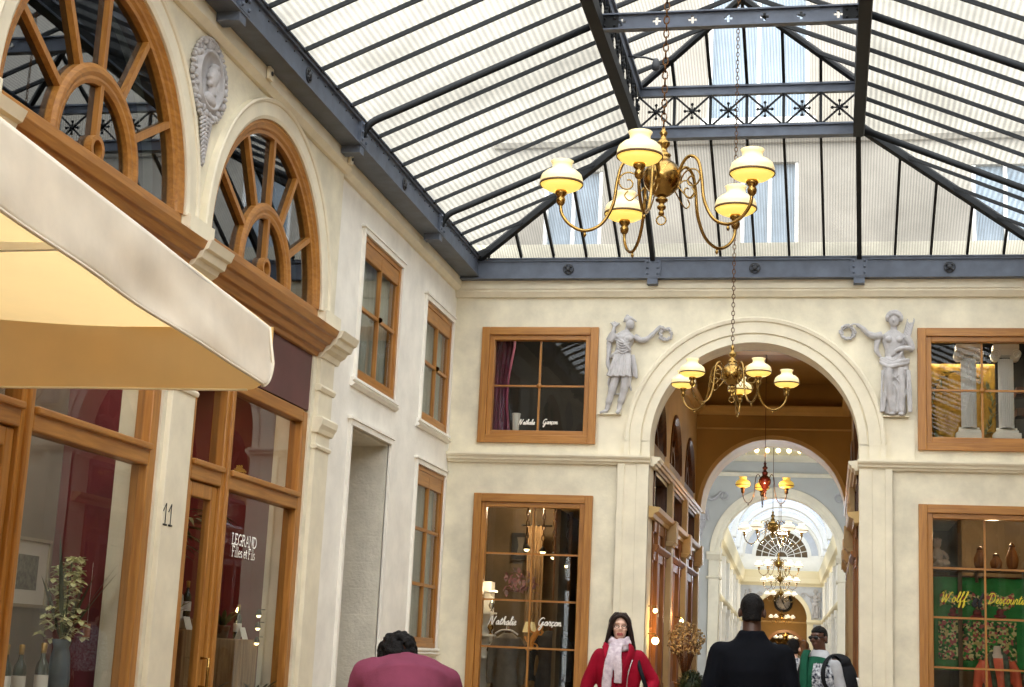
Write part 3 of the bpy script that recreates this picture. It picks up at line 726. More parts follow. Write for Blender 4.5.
# building facades seen through the glass
fb = empty('building'); tag(fb, 'cream building with pale blue blinds rising behind the end of the glass roof', 'building')
MFc = lambda u, w, d: (u, 23.2-d, w)
wins = [(-4.55, -3.6, 7.75, 9.1), (-1.4, -0.5, 7.75, 9.2), (2.1, 3.1, 7.75, 9.1), (-1.95, -0.35, 9.9, 12.2)]
MB().mpoly(MFc, rect(-16, 13, 6.2, 16), [rect(*w) for w in [(a, b, max(c, 6.5), d) for a, b, c, d in wins]], -0.2, 0).build('facade_wall', FACADE, fb)
b = MB()
for z in (7.52, 9.5): b.mrun(MFc, -5.4, 3.6, [(z, -0.02), (z, 0.08), (z+0.07, 0.14), (z+0.13, 0.14), (z+0.14, -0.02)])
b.build('string_course', FACADE, fb)
for (a, c, z0, z1) in wins:
    z0 = max(z0, 6.5)
    w = MB().mbox(MFc, a, c, z0, z1, -0.16, -0.12).build('blind', BLIND, fb)
    q = MB(); q.mbox(MFc, (a+c)/2-0.03, (a+c)/2+0.03, z0, z1, -0.12, -0.06); q.mbox(MFc, a, a+.06, z0, z1, -0.12, -0.02); q.mbox(MFc, c-.06, c, z0, z1, -0.12, -0.02); q.mbox(MFc, a-.1, c+.1, z0-.1, z0, -0.1, 0.14)
    q.build('window_frame', WHITE, w)
# ------------------------------------------------------------------ covered passage beyond the arch
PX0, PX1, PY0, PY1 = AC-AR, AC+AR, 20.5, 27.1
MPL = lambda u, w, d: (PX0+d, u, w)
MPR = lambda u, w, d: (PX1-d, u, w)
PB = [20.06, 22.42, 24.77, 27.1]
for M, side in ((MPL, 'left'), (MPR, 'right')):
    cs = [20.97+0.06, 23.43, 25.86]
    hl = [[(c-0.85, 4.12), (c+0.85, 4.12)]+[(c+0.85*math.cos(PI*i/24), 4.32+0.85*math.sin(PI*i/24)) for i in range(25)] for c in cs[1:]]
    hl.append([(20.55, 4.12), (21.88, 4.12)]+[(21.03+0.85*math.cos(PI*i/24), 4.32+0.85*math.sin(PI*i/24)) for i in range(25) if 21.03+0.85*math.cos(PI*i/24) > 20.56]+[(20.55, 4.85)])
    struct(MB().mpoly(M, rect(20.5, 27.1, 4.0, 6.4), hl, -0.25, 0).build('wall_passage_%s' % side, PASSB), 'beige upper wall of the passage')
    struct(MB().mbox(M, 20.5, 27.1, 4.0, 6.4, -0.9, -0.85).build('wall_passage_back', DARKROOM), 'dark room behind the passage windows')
    for i, c in enumerate(cs):
        W = win_root('arched dark wood window, number %d along the %s side of the passage' % (i+1, side))
        a1 = PI if i else PI*0.68
        b = MB(); b.march(M, c, 4.32, [(0.85, -0.15), (0.85, 0.02), (0.80, 0.03), (0.74, -0.02), (0.72, -0.15)], 0, a1, n=28); b.build('casing', DWOOD, W)
        b = MB(); b.march(M, c, 4.32, [(0.36, -0.14), (0.36, -0.04), (0.29, -0.04), (0.29, -0.14)], n=24); b.build('inner_arch', DWOOD, W)
        for k in (1, 2, 3):
            a = PI*k/4; b = MB(); b.bar(M(c+.36*math.cos(a), 4.32+.36*math.sin(a), -.09), M(c+.74*math.cos(a), 4.32+.74*math.sin(a), -.09), 0.04, 0.06, up=(1, 0, 0)); b.build('glazing_bar', DWOOD, W)
        lo = c-0.85 if i else 20.55
        b = MB(); b.mbox(M, lo, c+0.85, 4.09, 4.33, -0.12, 0.0); b.build('sill_board', DWOOD, W)
        b = MB(); b.mbox(M, lo, c+0.85, 4.3, 5.2, -0.13, -0.125); b.build('glass_pane', GLASSD, W)
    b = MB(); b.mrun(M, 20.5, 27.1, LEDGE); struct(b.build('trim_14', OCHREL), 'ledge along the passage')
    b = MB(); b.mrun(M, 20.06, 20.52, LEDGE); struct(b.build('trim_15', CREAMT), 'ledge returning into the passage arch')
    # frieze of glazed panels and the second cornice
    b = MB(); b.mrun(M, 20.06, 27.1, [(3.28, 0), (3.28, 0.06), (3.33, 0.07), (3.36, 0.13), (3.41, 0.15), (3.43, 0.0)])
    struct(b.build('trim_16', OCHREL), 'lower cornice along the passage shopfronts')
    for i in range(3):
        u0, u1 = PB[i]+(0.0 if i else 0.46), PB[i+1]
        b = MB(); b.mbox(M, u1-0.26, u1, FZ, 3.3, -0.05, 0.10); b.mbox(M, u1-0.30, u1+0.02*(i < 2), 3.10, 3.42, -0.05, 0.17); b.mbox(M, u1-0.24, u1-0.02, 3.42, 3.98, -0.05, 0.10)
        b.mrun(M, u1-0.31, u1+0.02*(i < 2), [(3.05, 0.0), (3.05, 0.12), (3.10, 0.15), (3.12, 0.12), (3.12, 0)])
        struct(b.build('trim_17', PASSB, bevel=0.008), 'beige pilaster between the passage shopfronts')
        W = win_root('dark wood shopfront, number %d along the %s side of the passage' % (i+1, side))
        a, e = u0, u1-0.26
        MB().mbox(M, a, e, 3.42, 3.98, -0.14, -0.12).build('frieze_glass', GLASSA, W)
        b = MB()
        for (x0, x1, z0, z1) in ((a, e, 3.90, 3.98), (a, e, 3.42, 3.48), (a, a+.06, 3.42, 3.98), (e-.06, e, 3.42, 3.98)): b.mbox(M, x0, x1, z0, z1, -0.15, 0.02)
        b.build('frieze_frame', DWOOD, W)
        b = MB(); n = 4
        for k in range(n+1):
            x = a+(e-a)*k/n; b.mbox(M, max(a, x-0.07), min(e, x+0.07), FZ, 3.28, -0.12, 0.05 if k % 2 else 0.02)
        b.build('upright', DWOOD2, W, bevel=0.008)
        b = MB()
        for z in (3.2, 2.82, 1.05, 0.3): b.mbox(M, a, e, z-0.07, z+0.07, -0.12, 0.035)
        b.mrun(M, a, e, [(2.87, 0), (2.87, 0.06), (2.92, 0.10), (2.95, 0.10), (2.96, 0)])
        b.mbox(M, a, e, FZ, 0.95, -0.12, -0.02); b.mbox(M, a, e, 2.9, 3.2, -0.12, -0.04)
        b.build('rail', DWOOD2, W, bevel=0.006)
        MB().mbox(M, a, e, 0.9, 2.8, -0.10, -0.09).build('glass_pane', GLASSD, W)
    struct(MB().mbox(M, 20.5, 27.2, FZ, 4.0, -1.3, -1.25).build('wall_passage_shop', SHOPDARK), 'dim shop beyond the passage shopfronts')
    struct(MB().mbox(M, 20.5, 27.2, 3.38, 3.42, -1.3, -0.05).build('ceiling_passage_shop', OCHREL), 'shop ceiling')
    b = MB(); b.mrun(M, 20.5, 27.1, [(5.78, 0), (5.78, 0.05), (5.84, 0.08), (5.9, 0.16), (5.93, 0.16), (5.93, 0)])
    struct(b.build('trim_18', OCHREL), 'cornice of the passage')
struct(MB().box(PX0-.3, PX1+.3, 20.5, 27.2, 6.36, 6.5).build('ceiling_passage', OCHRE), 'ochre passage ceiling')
MPE = lambda u, w, d: (u, 27.1-d, w)
R2, Z2, C2 = 1.325, 4.10, AX
def arch_wall(M, x0, x1, zt, c, r, zs, th, name, m, lab):
    o = [(x0, FZ-.1), (c-r, FZ-.1), (c-r, zs)]+[(c-r*math.cos(PI*i/40), zs+r*math.sin(PI*i/40)) for i in range(1, 40)]+[(c+r, zs), (c+r, FZ-.1), (x1, FZ-.1), (x1, zt), (x0, zt)]
    return struct(MB().mpoly(M, o, [], -th, 0).build(name, m), lab)
arch_wall(MPE, PX0, PX1, 6.4, C2, R2, Z2, 0.5, 'wall_passage_end', OCHRE, 'ochre wall with the second arch')
b = MB(); b.march(MPE, C2, Z2, [(R2-.002, -1.0), (R2-.002, 0.012), (R2-.06, 0.012), (R2-.075, 0), (R2-.075, -1.0)], n=48)
struct(b.build('trim_19', OCHREL), 'pale soffit of the second arch')
b = MB(); b.mrun(MPE, PX0, PX1, [(5.78, 0), (5.78, 0.05), (5.84, 0.08), (5.9, 0.16), (5.93, 0.16), (5.93, 0)]); b.mrun(MPE, PX0, PX1, [(5.52, 0), (5.52, 0.03), (5.55, 0.03), (5.55, 0)])
struct(b.build('trim_20', OCHREL), 'cornice above the second arch')
b = MB(); b.box(PX0, PX1, 23.4, 23.8, 6.22, 6.36); struct(b.build('trim_21', OCHREL), 'ceiling beam of the passage')

# ------------------------------------------------------------------ rotunda
RX0, RX1, RY0, RY1, RZ = -4.6, 2.4, 28.15, 36.3, 7.4
b = MB(); b.box(RX0-.1, RX0, RY0, RY1, FZ, RZ); b.box(RX1, RX1+.1, RY0, RY1, FZ, RZ)
struct(b.build('wall_rotunda_side', BLUEGR), 'blue grey side walls of the rotunda')
b = MB(); b.box(RX0, PX0+.03, RY0-.6, RY0-.5, FZ, RZ); b.box(PX1-.03, RX1, RY0-.6, RY0-.5, FZ, RZ); b.box(PX0+.03, PX1-.03, RY0-.6, RY0-.5, 5.7, RZ)
struct(b.build('wall_rotunda_near', BLUEGR), 'near wall of the rotunda')
struct(MB().mpoly(lambda u, w, d: (u, w, RZ+d), rect(RX0, RX1, RY0-.6, RY1), [[(-1.1+2.4*math.cos(2*PI*i/32), 32.0+2.4*math.sin(2*PI*i/32)) for i in range(32)]], 0, 0.15).build('ceiling_rotunda', BLUEGR), 'ceiling of the rotunda with a round skylight')
b = MB(); b.lathe([(2.45, 0.1), (1.9, 0.7), (1.1, 1.15), (0.1, 1.35)], (-1.1, 32.0, RZ), 32, caps=False); struct(b.build('window_dome', ROOFG_L), 'glass dome of the rotunda')
C3, R3, Z3 = -1.185, 1.385, 3.95
MRE = lambda u, w, d: (u, RY1-d, w)
arch_wall(MRE, RX0, RX1, RZ, C3, R3, Z3, 0.4, 'wall_rotunda_far', BLUEGR, 'blue grey wall with the third arch')
b = MB(); b.march(MRE, C3, Z3, [(R3-.02, -0.42), (R3-.02, 0.04), (R3+.06, 0.04), (R3+.065, 0.025), (R3+.15, 0.05), (R3+.20, 0.07), (R3+.205, -.02)], n=48)
struct(b.build('trim_22', CREAMT), 'cream archivolt of the third arch')
b = MB()
for sg in (-1, 1):
    x0, x1 = sorted((C3+sg*(R3-.02), C3+sg*(R3+.22))); b.mbox(MRE, x0, x1, FZ, 3.9, -.42, 0.08)
    x0, x1 = sorted((C3+sg*(R3-.06), C3+sg*(R3+.27))); b.mrun(MRE, x0, x1, [(3.80, -.45), (3.80, 0.10), (3.86, 0.13), (3.92, 0.17), (3.98, 0.18), (3.98, -.45)]); b.mrun(MRE, x0, x1, [(3.35, -.43), (3.35, 0.09), (3.39, 0.11), (3.41, 0.09), (3.41, -.43)])
struct(b.build('trim_23', CREAMT, bevel=0.006), 'cream pilasters of the third arch')
b = MB(); b.mrun(MRE, RX0, RX1, [(5.78, 0), (5.78, 0.05), (5.84, 0.09), (5.87, 0.09), (5.88, 0)]); b.mrun(MRE, RX0, RX1, [(6.14, 0), (6.14, 0.1), (6.2, 0.2), (6.27, 0.26), (6.30, 0.0)])
struct(b.build('trim_24', CREAMT), 'cream cornice of the rotunda wall')

# ------------------------------------------------------------------ long white gallery
HY0, HY1 = 36.7, 79.0
xc = lambda y: -1.185-(y-36.5)*0.02835
HW = 2.17
MHL = lambda u, w, d: (xc(u)-HW+d, u, w)
MHR = lambda u, w, d: (xc(u)+HW-d, u, w)
for M, side in ((MHL, 'left'), (MHR, 'right')):
    struct(MB().mbox(M, HY0, HY1, FZ, 6.8, -0.3, 0).build('wall_gallery_%s' % side, HALLW), 'white side wall of the long gallery')
    b = MB()
    b.mrun(M, HY0, HY1, [(5.35, 0), (5.35, 0.08), (5.50, 0.12), (5.55, 0.26), (6.05, 0.34), (6.10, 0.34), (6.12, 0)])
    struct(b.build('trim_25', HALLC), 'cream cornice of the long gallery')
    b = MB(); b.mrun(M, HY0, HY1, [(3.52, 0), (3.52, 0.12), (3.60, 0.2), (3.68, 0.22), (3.70, 0)])
    struct(b.build('trim_26', HALLC), 'cream string course of the long gallery')
    for k in range(11):
        y = 38.3+k*4.0
        b = MB(); b.mbox(M, y-0.35, y+0.35, FZ, 3.5, -.02, 0.16); b.mbox(M, y-0.42, y+0.42, 3.25, 3.5, -.02, 0.20); b.mbox(M, y-0.3, y+0.3, 3.7, 5.35, -.02, 0.14)
        struct(b.build('trim_27', WHITET), 'white pilaster of the long gallery')
        if k < 10:
            b = MB(); b.mbox(M, y+0.8, y+3.2, 3.95, 5.15, -.02, 0.01); b.mbox(M, y+0.8, y+3.2, 0.6, 3.1, -.02, 0.01)
            struct(b.build('window_gallery', HALLG), 'grey blind window of the long gallery')
VZ, VR = 6.8, 2.15
def vault(fr0, fr1, r, th, y0, y1):
    vs = []; n = 40
    for y in (y0, y1):
        for rr in (r, r+th):
            for i in range(n+1):
                a = PI*i/n; vs.append((xc(y)+rr*math.cos(a), y, VZ+rr*math.sin(a)))
    m = n+1; fs = []
    for i in range(n):
        fs += [(i, i+1, m+i+1, m+i), (2*m+i, 3*m+i, 3*m+i+1, 2*m+i+1), (i, 2*m+i, 2*m+i+1, i+1), (m+i, m+i+1, 3*m+i+1, 3*m+i)]
    return MB().add(vs, fs, False)
b = MB()
n = 40; vs = [(xc(y)+(VR+.02)*math.cos(PI*i/n), y, VZ+(VR+.02)*math.sin(PI*i/n)) for y in (HY0, HY1+.1) for i in range(n+1)]
b.add(vs, [(i, i+1, n+2+i, n+1+i) for i in range(n)], True)
struct(b.build('ceiling_gallery', VAULT), 'glass barrel vault of the long gallery')
for y in (44, 52, 60, 67, 73, 77.5):
    struct(vault(0, 0, VR-.22, .23, y-.35, y+.35).build('trim_28', HALLW), 'white rib of the gallery vault')
for sg in (-1, 1):
    vs = [(xc(y)+sg*(HW-dd), y, z) for y in (HY0, HY1) for dd, z in ((0, 6.1), (0.3, 6.1), (0.08, 6.8), (0, 6.85))]
    struct(MB().add(vs, [(0, 1, 5, 4), (1, 2, 6, 5), (2, 3, 7, 6), (0, 4, 7, 3), (0, 1, 2, 3), (4, 5, 6, 7)]).build('trim_29', HALLW), 'white attic band under the vault')
# end wall of the gallery: arch with the clock, lunette above
CE = -2.40
MHE = lambda u, w, d: (CE+u, HY1-d, w)
R4, Z4 = 1.30, 3.72
arch_wall(MHE, -2.3, 2.3, 6.1, 0.0, R4, Z4, 0.4, 'wall_gallery_end', HALLG, 'pale grey end wall of the gallery')
b = MB(); n = 40
b.mpoly(MHE, [(-2.3, 6.0), (2.3, 6.0), (2.3, 6.8)]+[(2.25*math.cos(PI*i/n), 6.8+2.25*math.sin(PI*i/n)) for i in range(1, n)]+[(-2.3, 6.8)], [[(-1.3, 6.82), (1.3, 6.82)]+[(1.3*math.cos(PI*i/n), 6.82+1.3*math.sin(PI*i/n)) for i in range(1, n)]], -.3, 0)
struct(b.build('wall_gallery_tympanum', HALLW), 'white tympanum around the lunette')
b = MB()
b.march(MHE, 0, 6.82, [(1.3, 0), (1.3, .06), (1.42, .06), (1.42, 0)]); b.march(MHE, 0, 6.82, [(1.9, 0), (1.9, .10), (2.0, .16), (2.12, .16), (2.12, 0)])
struct(b.build('trim_30', HALLW), 'white mouldings around the lunette')
b = MB(); b.march(MHE, 0, 6.82, [(1.50, 0), (1.50, .012), (1.84, .012), (1.84, 0)], 0.06, PI-.06)
struct(b.build('trim_31', HALLG), 'grey band of garlands around the lunette')
W = win_root('dark half round lunette with spoked glazing bars at the far end')
b = MB(); b.mpoly(MHE, [(1.3*math.cos(PI*i/n), 6.82+1.3*math.sin(PI*i/n)) for i in range(n+1)], [], -.2, -.18); b.build('glass_pane', MATS['dim shop wall'], W)
b = MB()
for k in range(1, 12):
    a = PI*k/12; b.bar(MHE(.25*math.cos(a), 6.82+.25*math.sin(a), -.14), MHE(1.3*math.cos(a), 6.82+1.3*math.sin(a), -.14), .035, .04, up=(0, 1, 0))
for r in (.3, .65, 1.0): b.march(MHE, 0, 6.82, [(r-.02, -.17), (r-.02, -.12), (r+.02, -.12), (r+.02, -.17)], n=32)
b.build('glazing_bar', HALLW, W)
b = MB(); b.mrun(MHE, -2.2, 2.2, [(5.35, 0), (5.35, .08), (5.42, .12), (5.48, .26), (5.52, .30), (5.75, .30), (6.1, .40), (6.15, 0)])
struct(b.build('trim_32', HALLC), 'cream cornice of the gallery end wall')
b = MB(); b.march(MHE, 0, Z4, [(R4-.01, -.4), (R4-.01, .05), (R4+.2, .05), (R4+.2, -.02)]); 
for sg in (-1, 1):
    x0, x1 = sorted((sg*(R4-.01), sg*(R4+.3))); b.mbox(MHE, x0, x1, FZ, Z4-.1, -.3, .06)
    x0, x1 = sorted((sg*(R4-.03), sg*2.2)); b.mrun(MHE, x0, x1, [(3.5, -.02), (3.5, .1), (3.6, .16), (3.72, .16), (3.72, -.02)])
struct(b.build('trim_33', HALLC), 'cream arch of the clock')
# brown space under the clock, with an oak framed arch
MBK = lambda u, w, d: (CE+u, 82.0-d, w)
arch_wall(MBK, -2.2, 2.2, 6.0, 0.15, 0.95, 2.15, 0.2, 'wall_clock', MATS['ochre passage paint'], 'brown wall under the clock')
b = MB(); b.march(MBK, .15, 2.15, [(0.95, -.1), (.95, .06), (1.10, .06), (1.10, -.1)], n=36); b.mbox(MBK, -.95, -.8, FZ, 2.16, -.1, .06); b.mbox(MBK, 1.10, 1.25, FZ, 2.16, -.1, .06)
struct(b.build('door_2', WOODX), 'oak arched doorway at the far end')
b = MB(); b.mrun(MBK, -2.2, 2.2, [(3.6, 0), (3.6, .06), (3.68, .08), (3.7, 0)]); struct(b.build('trim_34', OCHREL), 'moulding under the clock')
b = MB(); b.box(CE-2.3, CE-2.2, 79.3, 92, FZ, 6); b.box(CE+2.2, CE+2.3, 79.3, 92, FZ, 6); b.box(CE-2.3, CE+2.3, 79.3, 92, 6, 6.1); b.box(CE-2.3, CE+2.3, 92, 92.1, FZ, 6)
struct(b.build('wall_far_lobby', OCHRE), 'lobby beyond the far doorway')
b = MB(); b.box(CE-3.4, CE-2.1, 79.0, 79.3, FZ, 9.2); b.box(CE+2.1, CE+3.4, 79.0, 79.3, FZ, 9.2); struct(b.build('wall_gallery_flank', HALLW), 'flanks of the gallery end')
# ------------------------------------------------------------------ chandeliers
def chain_links(mb, x, y, z0, z1, link=0.055, r=0.0045, w=0.016):
    n = int((z1-z0)/(link*0.8)); st = (z1-z0)/n
    for i in range(n):
        zc = z0+st*(i+.5); pts = []
        for k in range(8):
            a = 2*PI*k/8; u, v = math.cos(a)*w, math.sin(a)*link/2
            pts.append((x+u, y, zc+v) if i % 2 else (x, y+u, zc+v))
        mb.tube(pts, r, 4, closed=True)

def lamp_shade(mb_out, R):
    """profile of a flared opal shade of outer radius R (base at z=0)"""
    return [(R*k, z*R/0.127) for k, z in ((0.66, 0.0), (0.88, 0.016), (0.985, 0.034), (1.0, 0.060), (0.93, 0.088), (0.74, 0.110), (0.52, 0.124), (0.45, 0.138), (0.46, 0.155), (0.54, 0.174))]

def chandelier(loc, label, azim, chain_top, R=0.56, shade_mat=SHADE, metal=BRASS, globe=None, group='chandeliers of the arcade',
               sr=0.127, globe_r=0.115, scrolls=True, links=True, name='chandelier', drop=0.15):
    """azim: degrees, 0 = towards the viewer, + = to the right"""
    root = empty(name, loc); tag(root, label, 'chandelier', group)
    g = globe_r
    b = MB(); b.lathe([(0.008, -0.235), (0.018, -0.228), (0.018, -0.215), (0.011, -0.205), (0.026, -0.19), (0.028, -0.18), (0.014, -0.165), (0.018, -0.155), (0.036, -0.145), (0.038, -0.135), (0.022, -0.125), (0.03, -0.118), (0.046, -0.11)]
            + [(g*math.sin(PI*t), -g*math.cos(PI*t)) for t in [0.2, 0.3, 0.4, 0.5, 0.6, 0.7, 0.8, 0.87]]
            + [(0.045, 0.125), (0.05, 0.14), (0.03, 0.155), (0.022, 0.18), (0.04, 0.2), (0.043, 0.215), (0.02, 0.235), (0.016, 0.26), (0.026, 0.275), (0.012, 0.295), (0.008, 0.32)], n=20)
    body = b.build('body', globe or metal, root)
    b = MB(); b.tube([(0.028*math.cos(2*PI*k/12), 0, -0.262+0.028*math.sin(2*PI*k/12)) for k in range(12)], 0.005, 6, closed=True); b.build('finial_ring', metal, body)
    b = MB()
    if links: chain_links(b, 0, 0, 0.31, chain_top-loc[2])
    else: b.tube([(0, 0, .3), (0, 0, chain_top-loc[2])], 0.006, 6)
    b.build('chain', BRONZE, root)
    for az in azim:
        a = math.radians(az); dx, dy = math.sin(a), -math.cos(a)
        P = lambda r, z: (dx*r, dy*r, z)
        f = R/0.56
        pts = spline([P(0.09*f, -0.03), P(0.13*f, 0.07), P(0.175*f, 0.105), P(0.225*f, 0.07), P(0.25*f, -0.03), P(0.27*f, -0.18), P(0.33*f, -0.30), P(0.42*f, -0.345), P(0.50*f, -0.315), P(0.55*f, -0.25), P(R, -0.185)], 5)
        arm = MB().tube(pts, 0.0095*max(f, .7), 8).build('arm', metal, root)
        b = MB(); b.lathe([(0.003, -0.385), (0.011, -0.372), (0.006, -0.352)], P(0.42*f, 0), 8); b.build('drop_finial', metal, arm)
        k = sr/0.127
        b = MB(); b.lathe([(0.011, -0.20), (0.024, -0.185), (0.028, -0.16), (0.02, -0.145), (0.034, -0.13), (0.036, -0.112), (0.03, -0.103)], P(R, 0), 12); b.build('lamp_socket', metal, arm)
        pr = lamp_shade(None, sr)
        zs0 = -0.10
        b = MB(); b.lathe([(pr[0][0]*.45, zs0-.008)]+[(r, z+zs0) for r, z in pr[:1]]+[(r, z+zs0) for r, z in pr[1:3]], P(R, 0), 24, caps=False); b.build('shade_bowl', SHADEIN if shade_mat is SHADE else shade_mat, arm)
        b = MB(); b.lathe([(r, z+zs0) for r, z in pr[2:]]+[(pr[-1][0]*.9, pr[-1][1]+zs0-.003), (pr[-3][0]*.9, pr[-3][1]+zs0)], P(R, 0), 24, caps=False); b.build('lamp_shade', shade_mat, arm)
        b = MB(); z = pr[2][1]+zs0; b.lathe([(sr*1.0, z-.007), (sr*1.03, z-.006), (sr*1.03, z+.006), (sr*1.0, z+.007)], P(R, 0), 24, caps=False); b.build('shade_rim', SHBAND, arm)
        b = MB(); b.ball(P(R, 0)[:2]+(zs0+0.045*k,), (0.022*k, 0.022*k, 0.035*k), 10, 8); b.build('bulb', BULB, arm)
        if scrolls:
            sp = []
            for t in range(26):
                th = t/25*2.6*PI; rr = 0.075*(1-t/25*0.8)
                sp.append(P(0.215*f-0.055-rr*math.cos(th)*1.0+0.03, -0.02+rr*math.sin(th)*1.0-0.02))
            b = MB(); b.tube(sp, 0.005, 6)
            b.tube(spline([P(.10, -.06), P(.15, -.12), P(.19, -.15), P(.22, -.12), P(.20, -.09)], 4), 0.0045, 6)
            b.build('scroll', metal, arm)
    return root
CHX = -0.98
c1 = chandelier((CHX, 8.6, 4.24), 'nearest brass chandelier with five opal shades, hanging in front of the glass roof', [-6, 65, 137, 209, 281], 8.80, R=0.595)
c2 = chandelier((CHX-.005, 15.4, 4.33), 'second brass chandelier, hanging in front of the passage arch', [31, 103, 175, -113, -41], 8.80, links=True, metal=BRASS)
c3 = chandelier((CHX-.01, 23.8, 4.22), 'small dark chandelier with a red globe and yellow shades inside the passage', [82, -84, 190], 6.36, R=0.335, shade_mat=SHADEY, metal=BRONZE, globe=OXBLOOD, sr=0.115, globe_r=0.095, scrolls=False, links=False)
c4 = chandelier((-1.10, 30.4, 4.10), 'gold chandelier with pale shades in the round room beyond the passage', [-100, -30, 35, 85, 160], 8.6, R=0.56, shade_mat=SHADEW, links=False)
def more(src, loc, label):
    c = copy_tree(src); c.location = loc; c['label'] = label; return c
more(c4, (xc(44)-.02, 44, 4.25), 'white lit chandelier, first of the row along the white gallery')
more(c4, (xc(53), 53, 4.30), 'white lit chandelier, second of the row along the white gallery')
more(c4, (xc(64), 64, 4.32), 'white lit chandelier, third of the row along the white gallery')
more(c4, (CE+.1, 85, 2.95), 'white lit chandelier inside the oak arch at the far end')
more(c4, (CE, 80.6, 3.90), 'white lit chandelier right under the round clock')

# bulbs along the rotunda cornice
for k in range(7):
    b = MB(); b.lathe([(0.02, -0.06), (0.02, 0)], (0, 0, 0), 8); r = b.build('bulb_holder', HALLC); r.name = 'ledge_lamp'
    r.location = (-1.95+k*0.25, 36.06, 6.33)
    tag(r, 'small lit bulb, number %d from the left on the round room cornice' % (k+1), 'lamp', 'bulbs along the rotunda cornice')
    MB().ball((0, 0, 0.05), 0.055, 10, 8).build('bulb', BULB, r)
# round clock
ck = empty('wall_clock', (CE+.03, 81.9, 4.62)); ck.name = 'hanging_clock'; tag(ck, 'round black rimmed clock above the far archway', 'clock')
nY = (Vector((1, 0, 0)), Vector((0, 0, 1)), Vector((0, -1, 0)))
MB().lathe([(0.30, 0), (0.47, 0), (0.49, .05), (0.45, .10), (0.36, .08), (0.36, 0.02)], (0, 0, 0), 36, nY).build('rim', BLACK, ck)
MB().lathe([(0.01, .03), (0.37, .03), (0.37, .0)], (0, 0, 0), 36, nY).build('dial', MATS['grey white relief plaster'], ck)
b = MB()
for k in range(12):
    a = PI*k/6; b.bar((.28*math.cos(a), -.035, .28*math.sin(a)), (.34*math.cos(a), -.035, .34*math.sin(a)), .03, .01, up=(0, 1, 0))
b.build('hour_marks', BLACK, ck)
b = MB(); b.bar((-.08, -.05, .16), (.05, -.05, -.06), .045, .01, up=(0, 1, 0)); b.build('hour_hand', BLACK, ck)
b = MB(); b.bar((-.05, -.06, .05), (.14, -.06, -.26), .03, .01, up=(0, 1, 0)); b.build('minute_hand', BLACK, ck)

